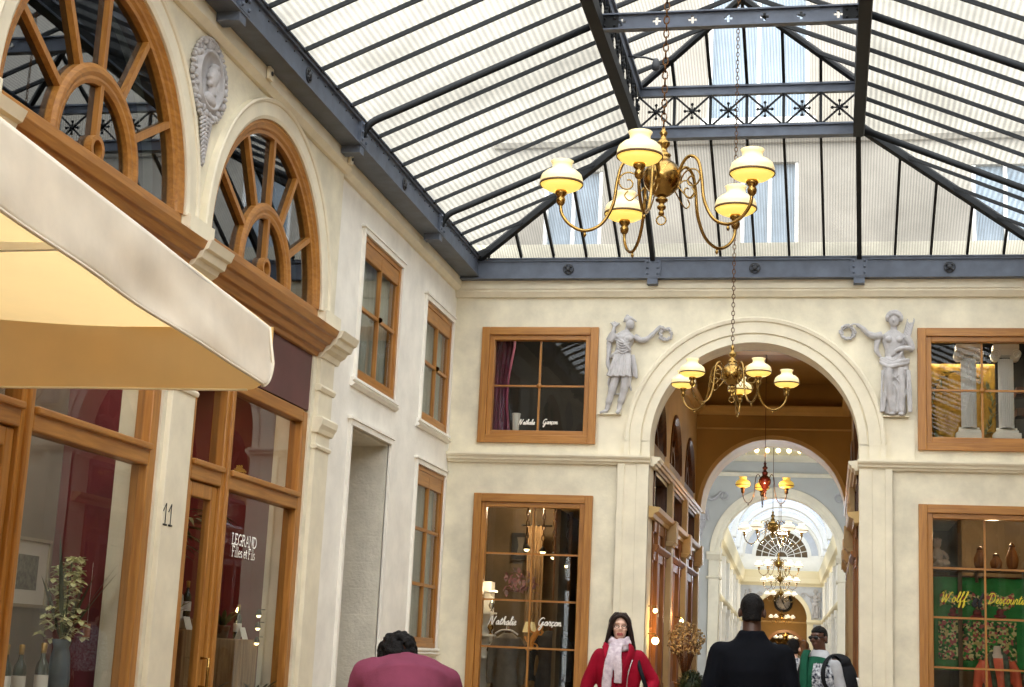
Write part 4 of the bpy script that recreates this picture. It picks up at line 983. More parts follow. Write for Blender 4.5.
# ------------------------------------------------------------------ plaster reliefs (local: x across, z up, -y out of the wall)
def garland(mb, c, r, t, n=22):
    for k in range(n):
        a = 2*PI*k/n
        q = r+random.uniform(-.012, .012); mb.ball((c[0]+q*math.cos(a), -0.035-random.uniform(0, .015), c[1]+q*math.sin(a)), (t*random.uniform(.6, 1.2), t, t*random.uniform(.6, 1.2)), 8, 6)
def relief_man(loc, label):
    S = 0.00249; X = lambda cx: (cx-165)*S; Z = lambda cy: (605-cy)*S
    P = lambda cx, cy, d=0.03: (X(cx), -d, Z(cy))
    b = MB()
    T = lambda pts, r: b.tube(spline([P(*p) for p in pts], 4), [r[0]+(r[-1]-r[0])*i/(len(pts)*4-4) if len(r) == 2 else r[min(i//4, len(r)-1)] for i in range(len(pts)*4-3)], 10)
    b.ball(P(252, 115, .06), (.062, .06, .078), 14, 10); b.ball(P(266, 118, .075), (.022, .03, .02), 8, 6)      # head, nose side
    b.ball(P(262, 136, .07), (.03, .03, .025), 8, 6)
    b.ball(P(243, 90, .06), (.068, .055, .05), 12, 8); b.ball(P(236, 74, .05), (.03, .03, .035), 8, 6); T([(215, 100, .04), (260, 88, .10), (288, 104, .08)], (.012, .012))
    T([(240, 130), (232, 160)], (.036, .04))
    # trunk: neck, chest, waist
    b.tube([P(230, 150), P(228, 175), P(222, 205), P(218, 240), P(215, 275)], [(.05, .05), (.13, .07), (.125, .08), (.10, .07), (.115, .07)], 16, ref=(1, 0, 0))
    b.ball(P(205, 195, .09), (.05, .04, .045), 10, 8); b.ball(P(250, 198, .09), (.05, .04, .045), 10, 8)
    b.tube([P(215, 268), P(212, 300), P(208, 350), P(205, 405)], [(.115, .07), (.13, .075), (.145, .08), (.165, .085)], 16, ref=(1, 0, 0))
    for k in range(8):                                            # folds of the tunic
        x0 = 178+k*11; x1 = 142+k*17; T([(x0, 280, .095), ((x0+x1)/2+4, 340, .118), (x1, 406+(k % 2)*5, .128)], (.011, .021))
    for k in range(5): T([(178+k*3, 203+k*15, .10), (215, 224+k*14, .128), (258-k*3, 206+k*15, .10)], (.010, .010))
    T([(150, 300, .06), (190, 272, .10), (262, 262, .08)], (.02, .016))
    T([(172, 175, .08), (215, 215, .12), (262, 262, .10)], (.018, .014))
    # far arm with the wreath
    T([(280, 182, .06), (312, 205, .07), (350, 196, .07), (382, 165, .06), (410, 132, .05)], (.042, .040, .034, .026, .02))
    b.ball(P(415, 128, .05), (.03, .02, .02), 8, 6)
    for k in range(4): T([(415, 127+k*3, .06), (432, 128+k*5, .07), (444, 138+k*4, .05)], (.007, .005))
    # near arm bent up holding a palm
    T([(180, 178, .06), (158, 200, .06), (148, 212, .06)], (.042, .036)); T([(148, 212, .06), (158, 170, .08), (165, 135, .06)], (.034, .022))
    b.ball(P(166, 128, .06), (.024, .02, .026), 8, 6)
    for k in range(6): T([(152-k*2, 190+k*20, .035), (138-k*1, 225+k*22, .045), (136+k*3, 264+k*24, .03)], (.026, .014))      # cloak edge
    for k in range(6): T([(168, 132, .06), (150+k*8, 112, .05), (142+k*10, 94+abs(k-2)*5, .03)], (.014, .006))
    for k in range(5): T([(172-k*3, 148+k*12, .035), (148-k*3, 166+k*18, .045), (126+k*2, 200+k*24, .03)], (.026, .014))
    # cloak falling on the right
    for k in range(4): T([(262+k*4, 285, .05), (272+k*7, 345+k*8, .055), (280+k*8-(k == 3)*10, 402+k*4, .05)], (.02, .017))
    T([(262, 400, .03), (258, 440, .03), (268, 480, .03)], (.025, .012)); T([(150, 410, .02), (142, 440, .03), (150, 470, .02)], (.02, .012))
    # legs
    T([(182, 400, .04), (176, 440, .06), (160, 500, .05), (145, 560, .04), (140, 588, .04)], (.06, .055, .046, .034, .028))
    T([(235, 400, .04), (234, 440, .06), (226, 495, .05), (210, 555, .04), (205, 588, .04)], (.062, .056, .048, .034, .028))
    b.ball(P(176, 438, .09), (.036, .03, .036), 8, 6); b.ball(P(234, 438, .09), (.036, .03, .036), 8, 6)
    T([(142, 592, .04), (122, 598, .06), (104, 606, .06)], (.028, .018)); T([(204, 592, .04), (200, 602, .09), (205, 607, .11)], (.03, .022))
    T([(170, 490, .02), (190, 500, .03), (222, 490, .02)], (.012, .01))
    root = empty('relief_figure', loc); tag(root, label, 'relief', 'plaster relief figures')
    remesh(b, 'figure', RELIEF, root, voxel=0.0065, smooth=1)
    w = MB(); garland(w, (X(447), Z(170)), 0.082, 0.021, 26); garland(w, (X(447), Z(170)), 0.068, 0.016, 22); w.build('wreath', RELIEF, root)
    MB().box(-.19, .13, -.07, 0, -.018, 0.0).build('plinth', CREAMT, root, bevel=.004)
    return root
def relief_woman(loc, label):
    S = 0.00345; X = lambda cx: (cx-240)*S; Z = lambda cy: (440-cy)*S
    P = lambda cx, cy, d=0.03: (X(cx), -d, Z(cy))
    b = MB()
    T = lambda pts, r: b.tube(spline([P(*p) for p in pts], 4), [r[0]+(r[-1]-r[0])*i/(len(pts)*4-4) if len(r) == 2 else r[min(i//4, len(r)-1)] for i in range(len(pts)*4-3)], 10)
    b.ball(P(236, 78, .06), (.066, .06, .085), 14, 10); b.ball(P(233, 80, .125), (.014, .02, .022), 8, 6)
    random.seed(3)
    for k in range(26):
        a = PI*(-.08+1.16*k/25); b.ball(P(237+25*math.cos(a), 68-25*math.sin(a)*.95, .06+.03*random.random()), .03, 8, 6)
    for k in range(8): b.ball(P(222+k*4.5, 58-6*math.sin(PI*k/7), .10), .024, 8, 6)
    T([(236, 100), (234, 122)], (.042, .05))
    b.tube([P(233, 114), P(233, 132), P(235, 160), P(236, 190), P(238, 215), P(240, 240)], [(.06, .05), (.15, .065), (.145, .08), (.115, .07), (.125, .075), (.165, .08)], 16, ref=(1, 0, 0))
    b.ball(P(217, 152, .09), (.045, .045, .045), 10, 8); b.ball(P(256, 152, .09), (.045, .045, .045), 10, 8)
    b.tube([P(240, 232), P(242, 270), P(240, 330), P(238, 390), P(240, 432)], [(.165, .075), (.17, .08), (.15, .07), (.135, .065), (.14, .06)], 16, ref=(1, 0, 0))
    T([(186, 235, .05), (215, 258, .12), (250, 252, .13), (288, 238, .06)], (.026, .03)); T([(184, 225, .05), (220, 246, .11), (262, 236, .12), (290, 228, .06)], (.02, .024))
    for k in range(4): T([(190+k*6, 220, .07), (225+k*8, 240-k*8, .12), (262+k*4, 222-k*12, .11)], (.010, .010))
    # legs showing through the cloth, long folds
    T([(220, 262, .09), (216, 310, .11), (222, 370, .09), (228, 428, .07)], (.056, .05, .042, .03)); T([(258, 262, .08), (262, 320, .09), (264, 380, .08), (262, 428, .07)], (.056, .05, .042, .03))
    for k, x in enumerate((192, 200, 238, 244, 286, 292)): T([(x, 268, .075), (x+(3 if k % 2 else -2), 340, .105), (x+(4 if x > 240 else -4), 428, .095)], (.012, .018))
    T([(200, 262, .10), (240, 300, .135), (262, 330, .12)], (.012, .009)); T([(205, 285, .10), (238, 330, .125), (250, 380, .11)], (.012, .009)); T([(280, 262, .09), (250, 290, .13), (222, 300, .12)], (.010, .008)); T([(200, 400, .09), (214, 340, .115), (206, 300, .10)], (.010, .008))
    T([(195, 355, .04), (203, 368, .06), (198, 385, .05), (206, 410, .05)], (.03, .02)); T([(290, 370, .04), (296, 392, .06), (288, 410, .05)], (.026, .02))
    b.ball(P(228, 436, .09), (.045, .05, .02), 8, 6); b.ball(P(262, 437, .09), (.045, .05, .02), 8, 6)
    # arm stretched to the wreath with sleeve
    T([(192, 132, .06), (165, 138, .07), (140, 128, .07), (118, 105, .06), (98, 92, .05)], (.05, .046, .036, .028, .022))
    for k in range(4): T([(97, 90, .06), (84-k*2, 90+k*2, .07), (70-k*3, 100+k*3, .05)], (.009, .006))
    for k in range(6): T([(188-k*3, 128+k*2, .05), (178-k*2, 165+k*6, .06), (172+k*4, 190+k*6, .04)], (.026, .014))
    # arm with the palm branch
    T([(280, 138, .06), (296, 165, .07), (302, 190, .07)], (.05, .04)); T([(302, 190, .07), (280, 186, .12), (256, 190, .13), (240, 198, .12)], (.038, .024))
    for k in range(4): T([(244, 196+k*3, .12), (234, 200+k*4, .13), (226, 206+k*4, .11)], (.009, .006))
    T([(270, 190, .08), (284, 150, .05), (292, 110, .04), (298, 82, .03)], (.010, .007))
    for k in range(9):
        y = 165-k*9; xb = 278+k*2.2
        T([(xb, y, .05), (xb-11, y-14, .05), (xb-8, y-26, .03)], (.012, .006)); T([(xb, y, .05), (xb+14, y-14, .05), (xb+13, y-28, .03)], (.012, .006))
    root = empty('relief_figure', loc); tag(root, label, 'relief', 'plaster relief figures')
    remesh(b, 'figure', RELIEF, root, voxel=0.0065, smooth=1)
    w = MB(); garland(w, (X(65), Z(122)), 0.088, 0.022, 26); garland(w, (X(65), Z(122)), 0.072, 0.017, 22); w.build('wreath', RELIEF, root)
    MB().box(-.17, .17, -.07, 0, -.018, 0.0).build('plinth', CREAMT, root, bevel=.004)
    return root
rm = relief_man((-2.87, 20.0, 4.64), 'grey relief of a helmeted figure holding a wreath, left of the passage arch')
rw = relief_woman((0.82, 20.0, 4.66), 'grey relief of a draped woman holding a wreath, right of the passage arch')
def again(src, loc, s, label):
    c = copy_tree(src); c.location = loc; c.scale = (s, s, s); c['label'] = label; return c
again(rm, (-3.13, 36.3, 4.24), 0.98, 'pale relief with a wreath left of the third arch, seen deep in the passage')
again(rw, (0.80, 36.3, 4.24), 0.98, 'pale relief with a wreath right of the third arch, seen deep in the passage')
again(rm, (CE-1.75, 79.0, 3.78), 1.05, 'tiny white relief left of the clock arch at the far end')
again(rw, (CE+1.72, 79.0, 3.78), 1.05, 'tiny white relief right of the clock arch at the far end')

# portrait medallion between the two fanlights (local: x along the wall, z up, -y out)
md = empty('medallion', (XL, 11.07, 5.95), PI/2); tag(md, 'round plaster portrait medallion with a pendant, high between the two fanlights', 'medallion')
nm_ = (Vector((1, 0, 0)), Vector((0, 0, 1)), Vector((0, -1, 0)))
b = MB(); b.lathe([(0.0, 0.03), (0.22, 0.03), (0.225, 0.055), (0.25, 0.06), (0.26, 0.03), (0.33, 0.02), (0.33, 0)], (0, 0, 0), 40, nm_); b.build('disc', RELIEF, md)
b = MB(); random.seed(5)
for k in range(30):
    a = 2*PI*k/30; r = 0.30
    r = random.uniform(.275, .325); b.ball((r*math.cos(a), -.03, r*math.sin(a)), (random.uniform(.022, .042), .028, random.uniform(.022, .042)), 8, 6); b.ball(((r+.03)*math.cos(a+.1), -.025, (r+.03)*math.sin(a+.1)), random.uniform(.014, .026), 6, 5)
for k in range(44):
    a = 2*PI*k/44; b.ball((.342*math.cos(a), -.025, .342*math.sin(a)), (.018+.012*(k % 2), .025, .02), 6, 5)
b.build('garland', RELIEF, md)
b = MB()
b.ball((0.0, -.05, .02), (.07, .05, .10), 12, 8); b.ball((-.065, -.05, .01), (.022, .03, .02), 8, 6); b.ball((-.05, -.05, -.05), (.03, .03, .025), 8, 6)
b.tube([(.015, -.04, -.05), (.02, -.04, -.13)], [.045, .05], 8); b.ball((.0, -.04, -.17), (.12, .04, .06), 12, 8)
for k in range(14): b.ball((.045*math.cos(k*1.3)+.025, -.06, .07+.05*math.sin(k*1.9)), .03, 8, 6)
remesh(b, 'portrait', RELIEF, md, voxel=.008, smooth=1)
b = MB()
for k in range(12):
    z = -.34-k*.033; w = .10*(1-k/13)
    for s in (-1, 1): b.tube(spline([(0, -.02, z+.02), (s*w*.7, -.035, z), (s*w, -.02, z-.035)], 3), [.016*(1-k/20)]*7, 6)
    b.ball((0, -.03, z), (.02, .02, .022), 6, 5)
b.build('pendant', RELIEF, md)
# ------------------------------------------------------------------ awning over the first shopfront
aw = empty('awning', (-3.19, 8.24, 2.875)); tag(aw, 'cream canvas awning with a rounded valance over the left shopfront', 'awning')
random.seed(11)
def wr(a, b, s=1.0): return 0.011*s*math.sin(a*2.3+3*b)+0.008*s*math.sin(a*5.1+b*4+1.3)+0.007*s*math.sin(a*3.7-b*7)*math.sin(a*1.1)
A_LEN = 5.6; RISE = 0.058
# local coordinates: x towards the court, y along the wall (negative = nearer the viewer), z up; front bottom far corner at the origin
def val(a, b):                      # front valance, b = 0 at the hem
    y = -A_LEN*a; z0 = RISE*A_LEN*a
    h = 0.375
    zz = h*b
    rc = 0.16                       # rounded lower corner at the far end
    if -y < rc:
        lift = rc-math.sqrt(max(0, rc*rc-(rc+y)**2)); zz = max(zz, lift)
    amp = 0.2+1.1*(1-b)
    return (0.0-0.03*b+wr(a*6, b, amp), y, z0+zz)
o = MB().sheet(val, 150, 16).build('valance', AWN, aw, solid=0.006)
hem = []
for k in range(60):
    a = 1-k/59*(1-0.16/A_LEN); p = val(a, 0); hem.append(p)
for k in range(1, 13):
    t = k/12*PI/2; y = -0.16*(1-math.sin(t)); z = 0.16*(1-math.cos(t)); hem.append((wr(0, 0, 1.0), y, z))
hem += [(-.01, 0, .25), (-.03, 0, .375)]
MB().tube(hem, 0.009, 6).build('hem_binding', AWNTRIM, aw)
AWNGLOW = canvas_mat('awning canvas with painted glow', (232, 186, 108), (255, 222, 160), .08)  # warm light coming through the canvas is put into this ochre
def top(a, b):
    y = -A_LEN*a; x = -0.03-1.80*b
    return (x, y, 0.375+RISE*A_LEN*a+0.05*b-0.03*math.sin(PI*b)+wr(a*6, b, .5))
MB().sheet(top, 100, 20).build('canopy', AWNGLOW, aw)
def side(a, b):
    x = -1.83*a; zz = 0.375*b
    if -x < 0.14: zz = max(zz, 0.14-math.sqrt(max(0, 0.0196-(0.14+x)**2)))
    return (x-.005, wr(a*3, b, .5), zz+0.05*a*b)
MB().sheet(side, 40, 10).build('side_valance', AWNGLOW, aw)
MB().tube([(-.14, 0, 0)]+[(-1.83*k/20-.05, wr(k/20*3, 0, .5), 0.0) for k in range(2, 20)], 0.007, 6).build('hem_binding', AWNTRIM, aw)
for y in (-1.6, -4.6):
    MB().bar((-.06, y, .35+RISE*-y), (-1.80, y, .33+RISE*-y), 0.03, 0.05).build('folding_arm', WHITET, aw)
MB().tube([(-.05, -.02, .36), (-.05, -A_LEN, .36+RISE*A_LEN)], 0.022, 8).build('front_bar', WHITET, aw)

# ------------------------------------------------------------------ lettering
def strokes(M, lines, u, w, h, r, d, name, m, parent, slant=0.0, sx=1.0, thick=0.003):
    b = MB(); nn = Vector(M(0, 0, 1))-Vector(M(0, 0, 0))
    for ln in lines:
        pts = [M(u+(x*sx+slant*y)*h, w+y*h, d) for x, y in ln]
        b.tube(pts, (thick, r), 4, ref=nn)
    return b.build(name, m, parent)
def arc(cx, cy, rx, ry, a0, a1, n=10): return [(cx+rx*math.cos(math.radians(a0+(a1-a0)*i/n)), cy+ry*math.sin(math.radians(a0+(a1-a0)*i/n))) for i in range(n+1)]
def sf(x, y, w=.12): return [(x-w, y), (x+w, y)]
FONT = {
 'L': (.62, [[(.1, 1), (.1, 0)], [(.0, 0), (.52, 0), (.52, .2)], sf(.1, 1)]),
 'E': (.66, [[(.1, 1), (.1, 0)], [(0, 1), (.5, 1), (.5, .82)], [(.1, .52), (.38, .52)], [(0, 0), (.54, 0), (.54, .2)]]),
 'G': (.84, [arc(.42, .5, .38, .5, 50, 310), [(.67, .12), (.67, .42)], sf(.67, .42, .13)]),
 'R': (.76, [[(.1, 1), (.1, 0)], [(0, 1), (.3, 1)]+arc(.3, .76, .24, .24, 90, -90)+[(.1, .52)], [(.34, .52), (.62, 0), (.7, 0)], sf(.1, 0)]),
 'A': (.80, [[(.08, 0), (.38, 1), (.68, 0)], [(.2, .36), (.56, .36)], sf(.08, 0, .1), sf(.68, 0, .12)]),
 'N': (.86, [[(.12, 0), (.12, 1), (.68, 0), (.68, 1)], sf(.12, 0, .1), sf(.68, 1, .1), sf(.06, 1, .07)]),
 'D': (.80, [[(.1, 1), (.1, 0)], [(0, 1), (.28, 1)]+arc(.28, .5, .40, .5, 90, -90)+[(0, 0)]]),
 'F': (.60, [[(.1, 1), (.1, 0)], [(0, 1), (.5, 1), (.5, .82)], [(.1, .52), (.36, .52)], sf(.1, 0)]),
 'i': (.28, [[(.02, .6), (.12, .6), (.12, 0)], sf(.12, 0, .09), [(.12, .82), (.12, .86)]]),
 'l': (.28, [[(.02, 1), (.12, 1), (.12, 0)], sf(.12, 0, .09)]),
 'e': (.50, [[(.06, .34), (.42, .34)]+arc(.24, .31, .19, .31, 8, 310)]),
 's': (.42, [[(.33, .52)]+arc(.19, .46, .13, .14, 60, 250, 6)+[(.2, .31)]+arc(.18, .15, .15, .15, 70, -150, 8)]),
 't': (.34, [[(.13, .85), (.13, .12)]+arc(.23, .12, .10, .12, 180, 300, 5), [(.0, .6), (.28, .6)]]),
 ' ': (.28, []),
}
def text(M, s, u, w, h, r, d, name, m, parent, sx=1.0, slant=0.0):
    lines = []; x = 0
    for ch in s:
        wd, st = FONT[ch]
        lines += [[(px+x, py) for px, py in ln] for ln in st]; x += wd
    return strokes(M, lines, u-x*h*sx/2, w, h, r, d, name, m, parent, slant, sx)
LETW = mat('white lettering', (246, 244, 238), 0.5)
LETY = mat('yellow lettering', (232, 214, 60), 0.5)
lg = empty('window_lettering', (XL-.08, 12.93, 2.21)); tag(lg, 'white two line shop lettering on the left display window', 'lettering')
MZ = lambda u, w, d: (d, u, w)
text(MZ, 'LEGRAND', 0, 0.055, 0.092, 0.0075, 0.0, 'lettering', LETW, lg, sx=1.22)
text(MZ, 'Filles et Fils', 0, -0.05, 0.088, 0.0060, 0.0, 'lettering', LETW, lg, sx=1.18)
# script hand
CUR = {
 'N': (1.0, [[(.0, .05), (.08, 0), (.2, .95), (.28, 1.0), (.34, .9), (.48, .05), (.54, 0), (.62, .2), (.78, .95), (.9, 1.05)]]),
 'a': (.52, [[(.42, .42), (.3, .5), (.14, .4), (.08, .2), (.16, .02), (.3, .08), (.42, .42), (.40, .1), (.46, 0), (.56, .12)]]),
 't': (.36, [[(.06, .12), (.24, .85), (.14, .15), (.2, 0), (.36, .12)], [(.06, .58), (.38, .62)]]),
 'h': (.50, [[(.0, .12), (.2, .6), (.28, 1.0), (.2, 1.05), (.14, .8), (.08, 0), (.16, .34), (.3, .48), (.36, .36), (.34, .08), (.42, 0), (.52, .12)]]),
 'l': (.30, [[(.0, .12), (.2, .6), (.26, 1.0), (.18, 1.05), (.12, .7), (.12, .1), (.2, 0), (.32, .12)]]),
 'i': (.28, [[(.0, .12), (.14, .48), (.12, .08), (.2, 0), (.3, .12)], [(.16, .68), (.18, .72)]]),
 'e': (.38, [[(.0, .12), (.2, .25), (.26, .42), (.16, .5), (.08, .3), (.1, .06), (.22, 0), (.38, .12)]]),
 'G': (.85, [[(.72, .85), (.5, 1.02), (.22, .8), (.1, .4), (.2, .05), (.45, .05), (.62, .45), (.66, .3), (.6, -.3), (.42, -.62), (.3, -.45), (.5, -.1), (.86, .15)]]),
 'r': (.40, [[(.0, .12), (.12, .5), (.16, .54), (.22, .46), (.32, .46), (.26, .1), (.32, 0), (.42, .12)]]),
 'c': (.42, [[(.36, .4), (.24, .5), (.1, .34), (.1, .1), (.22, 0), (.42, .12)], [(.22, 0), (.26, -.12), (.18, -.2)]]),
 'o': (.46, [[(.26, .5), (.1, .36), (.1, .1), (.24, 0), (.38, .16), (.36, .4), (.26, .5), (.36, .36), (.48, .36)]]),
 'n': (.52, [[(.0, .3), (.08, .48), (.08, 0), (.18, .38), (.3, .48), (.34, .36), (.34, .08), (.42, 0), (.54, .14)]]),
 'W': (1.1, [[(.0, .9), (.12, 1.0), (.18, .8), (.2, .1), (.26, 0), (.5, .8), (.52, .1), (.58, 0), (.86, .85), (.98, 1.02), (1.08, .9)]]),
 'f': (.40, [[(.0, .12), (.24, .7), (.32, 1.05), (.22, 1.05), (.16, .6), (.10, -.4), (.18, -.5), (.22, -.1), (.2, .1), (.42, .14)]]),
 'D': (.95, [[(.3, .95), (.2, .1), (.1, 0), (.3, .02), (.6, .1), (.78, .5), (.6, .95), (.2, 1.02), (.02, .8)]]),
 's': (.36, [[(.0, .12), (.18, .52), (.28, .22), (.22, 0), (.08, .06), (.36, .12)]]),
 'u': (.50, [[(.0, .3), (.08, .48), (.08, .1), (.18, 0), (.32, .14), (.38, .48), (.36, .08), (.44, 0), (.52, .12)]]),
}
def script(M, s, u, w, h, r, d, name, m, parent, slant=0.28, sx=1.0):
    lines = []; x = 0
    for ch in s:
        wd, st = CUR[ch]
        for ln in st:
            p = [Vector((px+x, py, 0)) for px, py in ln]; lines.append([(q.x, q.y) for q in spline(p, 4)])
        x += wd
    return strokes(M, lines, u, w, h, r, d, name, m, parent, slant, sx)
MY = lambda u, w, d: (u, d, w)
for (x0, x1, z, h, lab) in ((-4.45, -3.84, 1.80, 0.100, 'white handwritten name on the tall clothes shop window'), (-4.22, -3.86, 4.49, 0.066, 'white handwritten name low on the upper left window')):
    wl_ = empty('window_lettering', (0, YF+.085, z)); tag(wl_, lab, 'lettering')
    k = h/.115
    script(MY, 'Nathalie', x0+(.06 if h < .09 else 0), 0, h, 0.0078*k**.5, 0, 'lettering', LETW, wl_, sx=0.98 if h > .09 else .88)
    script(MY, 'Garcon', x1+(.06 if h > .09 else .03), 0.01, h, 0.0078*k**.5, 0, 'lettering', LETW, wl_, sx=1.0)
wl_ = empty('window_lettering', (0, YF+.085, 2.31)); tag(wl_, 'yellow handwritten name across the right hand shop window', 'lettering')
script(MY, 'Wolff', 1.36, .01, 0.122, 0.0050, 0, 'lettering', LETY, wl_, sx=1.0)
script(MY, 'et', 1.745, -.035, 0.19, 0.017, 0.004, 'lettering_black', BLACK, wl_, sx=.85)
script(MY, 'Descourtis', 1.93, .01, 0.122, 0.0050, 0, 'lettering', LETY, wl_, sx=.86)
nb = empty('house_number', (XL+.048, 10.99, 2.37)); tag(nb, 'painted house number on the cream pilaster between the left shopfronts', 'number')
for u in (-.048, .048):
    strokes(MZ, [[(-.28, .62), (0, 1), (0, 0)], [(-.22, 0), (.22, 0)]], u, -.085, 0.165, 0.0075, 0, 'numeral', MATS['black'], nb)

# small electrical boxes on the fascias
for i, (y, lab) in enumerate(((12.15, 'small square junction box on the fascia above the medallion'), (14.55, 'small square junction box on the fascia right of the second fanlight'))):
    r = empty('junction_box', (XL+.10, y, 6.43)); tag(r, lab, 'box', 'junction boxes on the fascia')
    MB().box(0, .03, -.05, .05, -.06, .06).build('cover', CREAMT, r, bevel=.006); MB().lathe([(.02, 0), (.02, .01)], (.03, 0, 0), 10, (Vector((0, 1, 0)), Vector((0, 0, 1)), Vector((1, 0, 0)))).build('socket', MATS['dark bolt heads'], r)

# ------------------------------------------------------------------ goods in the left shop windows
STEMG = mat('leaf green', (70, 92, 48), 0.55, var=0.3, scale=9)
LEAFD = mat('dark strap leaf', (48, 62, 38), 0.5, var=0.3, scale=8)
PETAL = mat('pale green orchid petals', (228, 228, 178), 0.6, var=0.18, scale=20)
VASEB = mat('blue grey glazed vase', (96, 112, 124), 0.3, var=0.2, scale=8)
BOTG  = mat('dark green bottle glass', (34, 48, 40), 0.12, coat=0.5)
BOTW  = mat('pale carafe glass', (182, 182, 172), 0.15, coat=0.5)
LABELP = mat('paper label', (236, 232, 220), 0.7)
CORK  = mat('gold foil cap', (178, 140, 70), 0.35, 0.6)
TIMBER = wood_mat('rough timber block', (176, 138, 92), (120, 84, 48), 0.7)
TAB   = wood_mat('display table wood', (110, 70, 40), (70, 42, 24), axis='Y')
def blade(mb, p0, d, L, w, droop=0.5, n=8):
    p = Vector(p0); d = Vector(d).normalized(); s = d.cross(Vector((0, 0, 1)))
    if s.length < .01: s = Vector((1, 0, 0))
    s.normalize(); vs = []
    for i in range(n+1):
        t = i/n; ww = w*math.sin(PI*min(1, .12+.88*t))*(1 if t < .98 else .2)
        q = p+d*L*t+Vector((0, 0, -droop*L*t*t))
        vs += [q-s*ww, q+Vector((0, 0, -ww*.3)), q+s*ww]
    fs = []
    for i in range(n):
        a = i*3; fs += [(a, a+1, a+4, a+3), (a+1, a+2, a+5, a+4)]
    mb.add(vs, fs, True)
def table(loc, lx, ly, h, label):
    t = empty('display_table', loc); tag(t, label, 'table')
    MB().box(-lx/2, lx/2, -ly/2, ly/2, h-.04, h).build('table_top', TAB, t, bevel=.006)
    for sx in (-1, 1):
        for sy in (-1, 1): MB().box(sx*(lx/2-.06)-.025, sx*(lx/2-.06)+.025, sy*(ly/2-.06)-.025, sy*(ly/2-.06)+.025, 0, h-.04).build('leg', TAB, t)
    return t
table((-5.55, 10.05, FZ), .6, 1.7, .80, 'wooden display table in the first shop window')
fv = empty('flower_vase', (-5.5, 10.45, FZ+.80)); tag(fv, 'pale green orchid spray in a blue grey vase behind the first shop window', 'flowers')
MB().lathe([(.06, 0), (.075, .02), (.085, .16), (.07, .32), (.055, .38), (.075, .44), (.068, .44), (.05, .38)], n=20).build('vase', VASEB, fv)
b = MB(); random.seed(21)
st = spline([(0, 0, .35), (.0, .02, .55), (.03, -.03, .8), (.0, .03, 1.04)], 5); b.tube(st, .006, 6)
b.tube(spline([(0, 0, .35), (.02, -.07, .5), (.05, -.10, .66)], 5), .005, 6); b.build('stem', STEMG, fv)
b = MB()
for k in range(80):
    t = random.random(); h = .42+.62*t; sp = .15-.07*t
    c = Vector((random.uniform(-sp, sp), random.uniform(-sp, sp)+.01, h))
    for j in range(5):
        a = 2*PI*j/5+k; blade(b, c, (math.cos(a), math.sin(a)*.8, .35*math.sin(a*2+k)), .055, .022, .3, 4)
    b.ball(c, .010, 6, 5)
b.build('blossoms', PETAL, fv)
b = MB()
for k in range(9):
    a = k*2.4; blade(b, (0, 0, .40), (math.cos(a)*.55, math.sin(a)*.6+.25, 1.2), random.uniform(.5, .95), .018, .12, 10)
b.build('strap_leaves', LEAFD, fv)
def bottle(loc, label, m=BOTG, s=1.0, group='bottles in the shop windows', lab=True):
    r = empty('bottle', loc); tag(r, label, 'bottle', group)
    MB().lathe([(z0*s, z1*s) for z0, z1 in ((.03, 0), (.04, .006), (.04, .19), (.036, .215), (.018, .245), (.0145, .27), (.0145, .315), (.017, .318), (.017, .33), (.01, .332))], n=18).build('glass_body', m, r)
    if lab: MB().lathe([(.0408*s, .07*s), (.0415*s, .075*s), (.0415*s, .15*s), (.0408*s, .155*s)], n=18, caps=False).build('paper_label', LABELP, r)
    MB().lathe([(.0165*s, .28*s), (.0165*s, .30*s), (.019*s, .335*s), (.012*s, .342*s)], n=14).build('foil_cap', CORK, r)
    return r
bottle((-5.55, 9.78, FZ+.80), 'dark wine bottle, nearest of three left of the orchid', s=1.15)
bottle((-5.55, 9.98, FZ+.80), 'dark wine bottle, middle of three left of the orchid', s=1.15)
bottle((-5.50, 10.2, FZ+.80), 'dark wine bottle, closest of three to the orchid', s=1.2)
pf = empty('framed_picture', (-5.945, 10.62, 1.87)); tag(pf, 'small framed print with a pale mount on the taupe reflection panel', 'picture')
MPF = lambda u, w, d: (d, u, w)
b = MB(); b.mpoly(MPF, rect(-.31, .31, -.26, .26), [rect(-.285, .285, -.235, .235)], 0, .03); b.build('frame', mat('taupe picture frame', (176, 164, 140), .5), pf)
MB().mbox(MPF, -.29, .29, -.24, .24, 0, .012).build('mount', LABELP, pf)
MB().mbox(MPF, -.15, .15, -.13, .13, .012, .016).build('print', mat('engraved print', (150, 146, 132), .7, col2=(70, 68, 62), scale=26), pf)
cd = empty('card', (-5.40, 10.62, 1.46)); tag(cd, 'small orange brown card hanging near the orchid', 'card'); MB().box(-.004, .004, -.05, .05, -.05, .05).build('board', mat('orange brown card', (170, 98, 44), .6), cd); MB().tube([(0, 0, .05), (0, 0, .5)], .001, 4).build('string', LABELP, cd)

# wine shop: timber blocks, bottles, plants
def block(loc, s, h, label):
    r = empty('timber_stand', loc); tag(r, label, 'stand', 'timber display stands')
    MB().box(-s/2, s/2, -s/2, s/2, .03, h).build('block', TIMBER, r, bevel=.012); MB().box(-s/2+.02, s/2-.02, -s/2+.02, s/2-.02, 0, .03).build('foot', TAB, r)
    return r
block((-5.62, 12.62, FZ), .42, 1.36, 'rough timber stand nearest the door of the second left shop')
block((-5.75, 13.25, FZ), .36, 1.46, 'tallest timber stand, behind the door post of the second left shop')
block((-5.60, 13.90, FZ), .44, 1.30, 'timber stand on the right of the second left shop window')
bottle((-5.62, 12.70, FZ+1.36), 'tall pale carafe on the timber stand by the door', m=BOTW, s=1.35)
bottle((-5.75, 13.2, FZ+1.46), 'dark bottle on the tallest timber stand', s=1.0)
bottle((-5.55, 13.98, FZ+1.30), 'dark bottle with a white label on the right timber stand', s=.95)
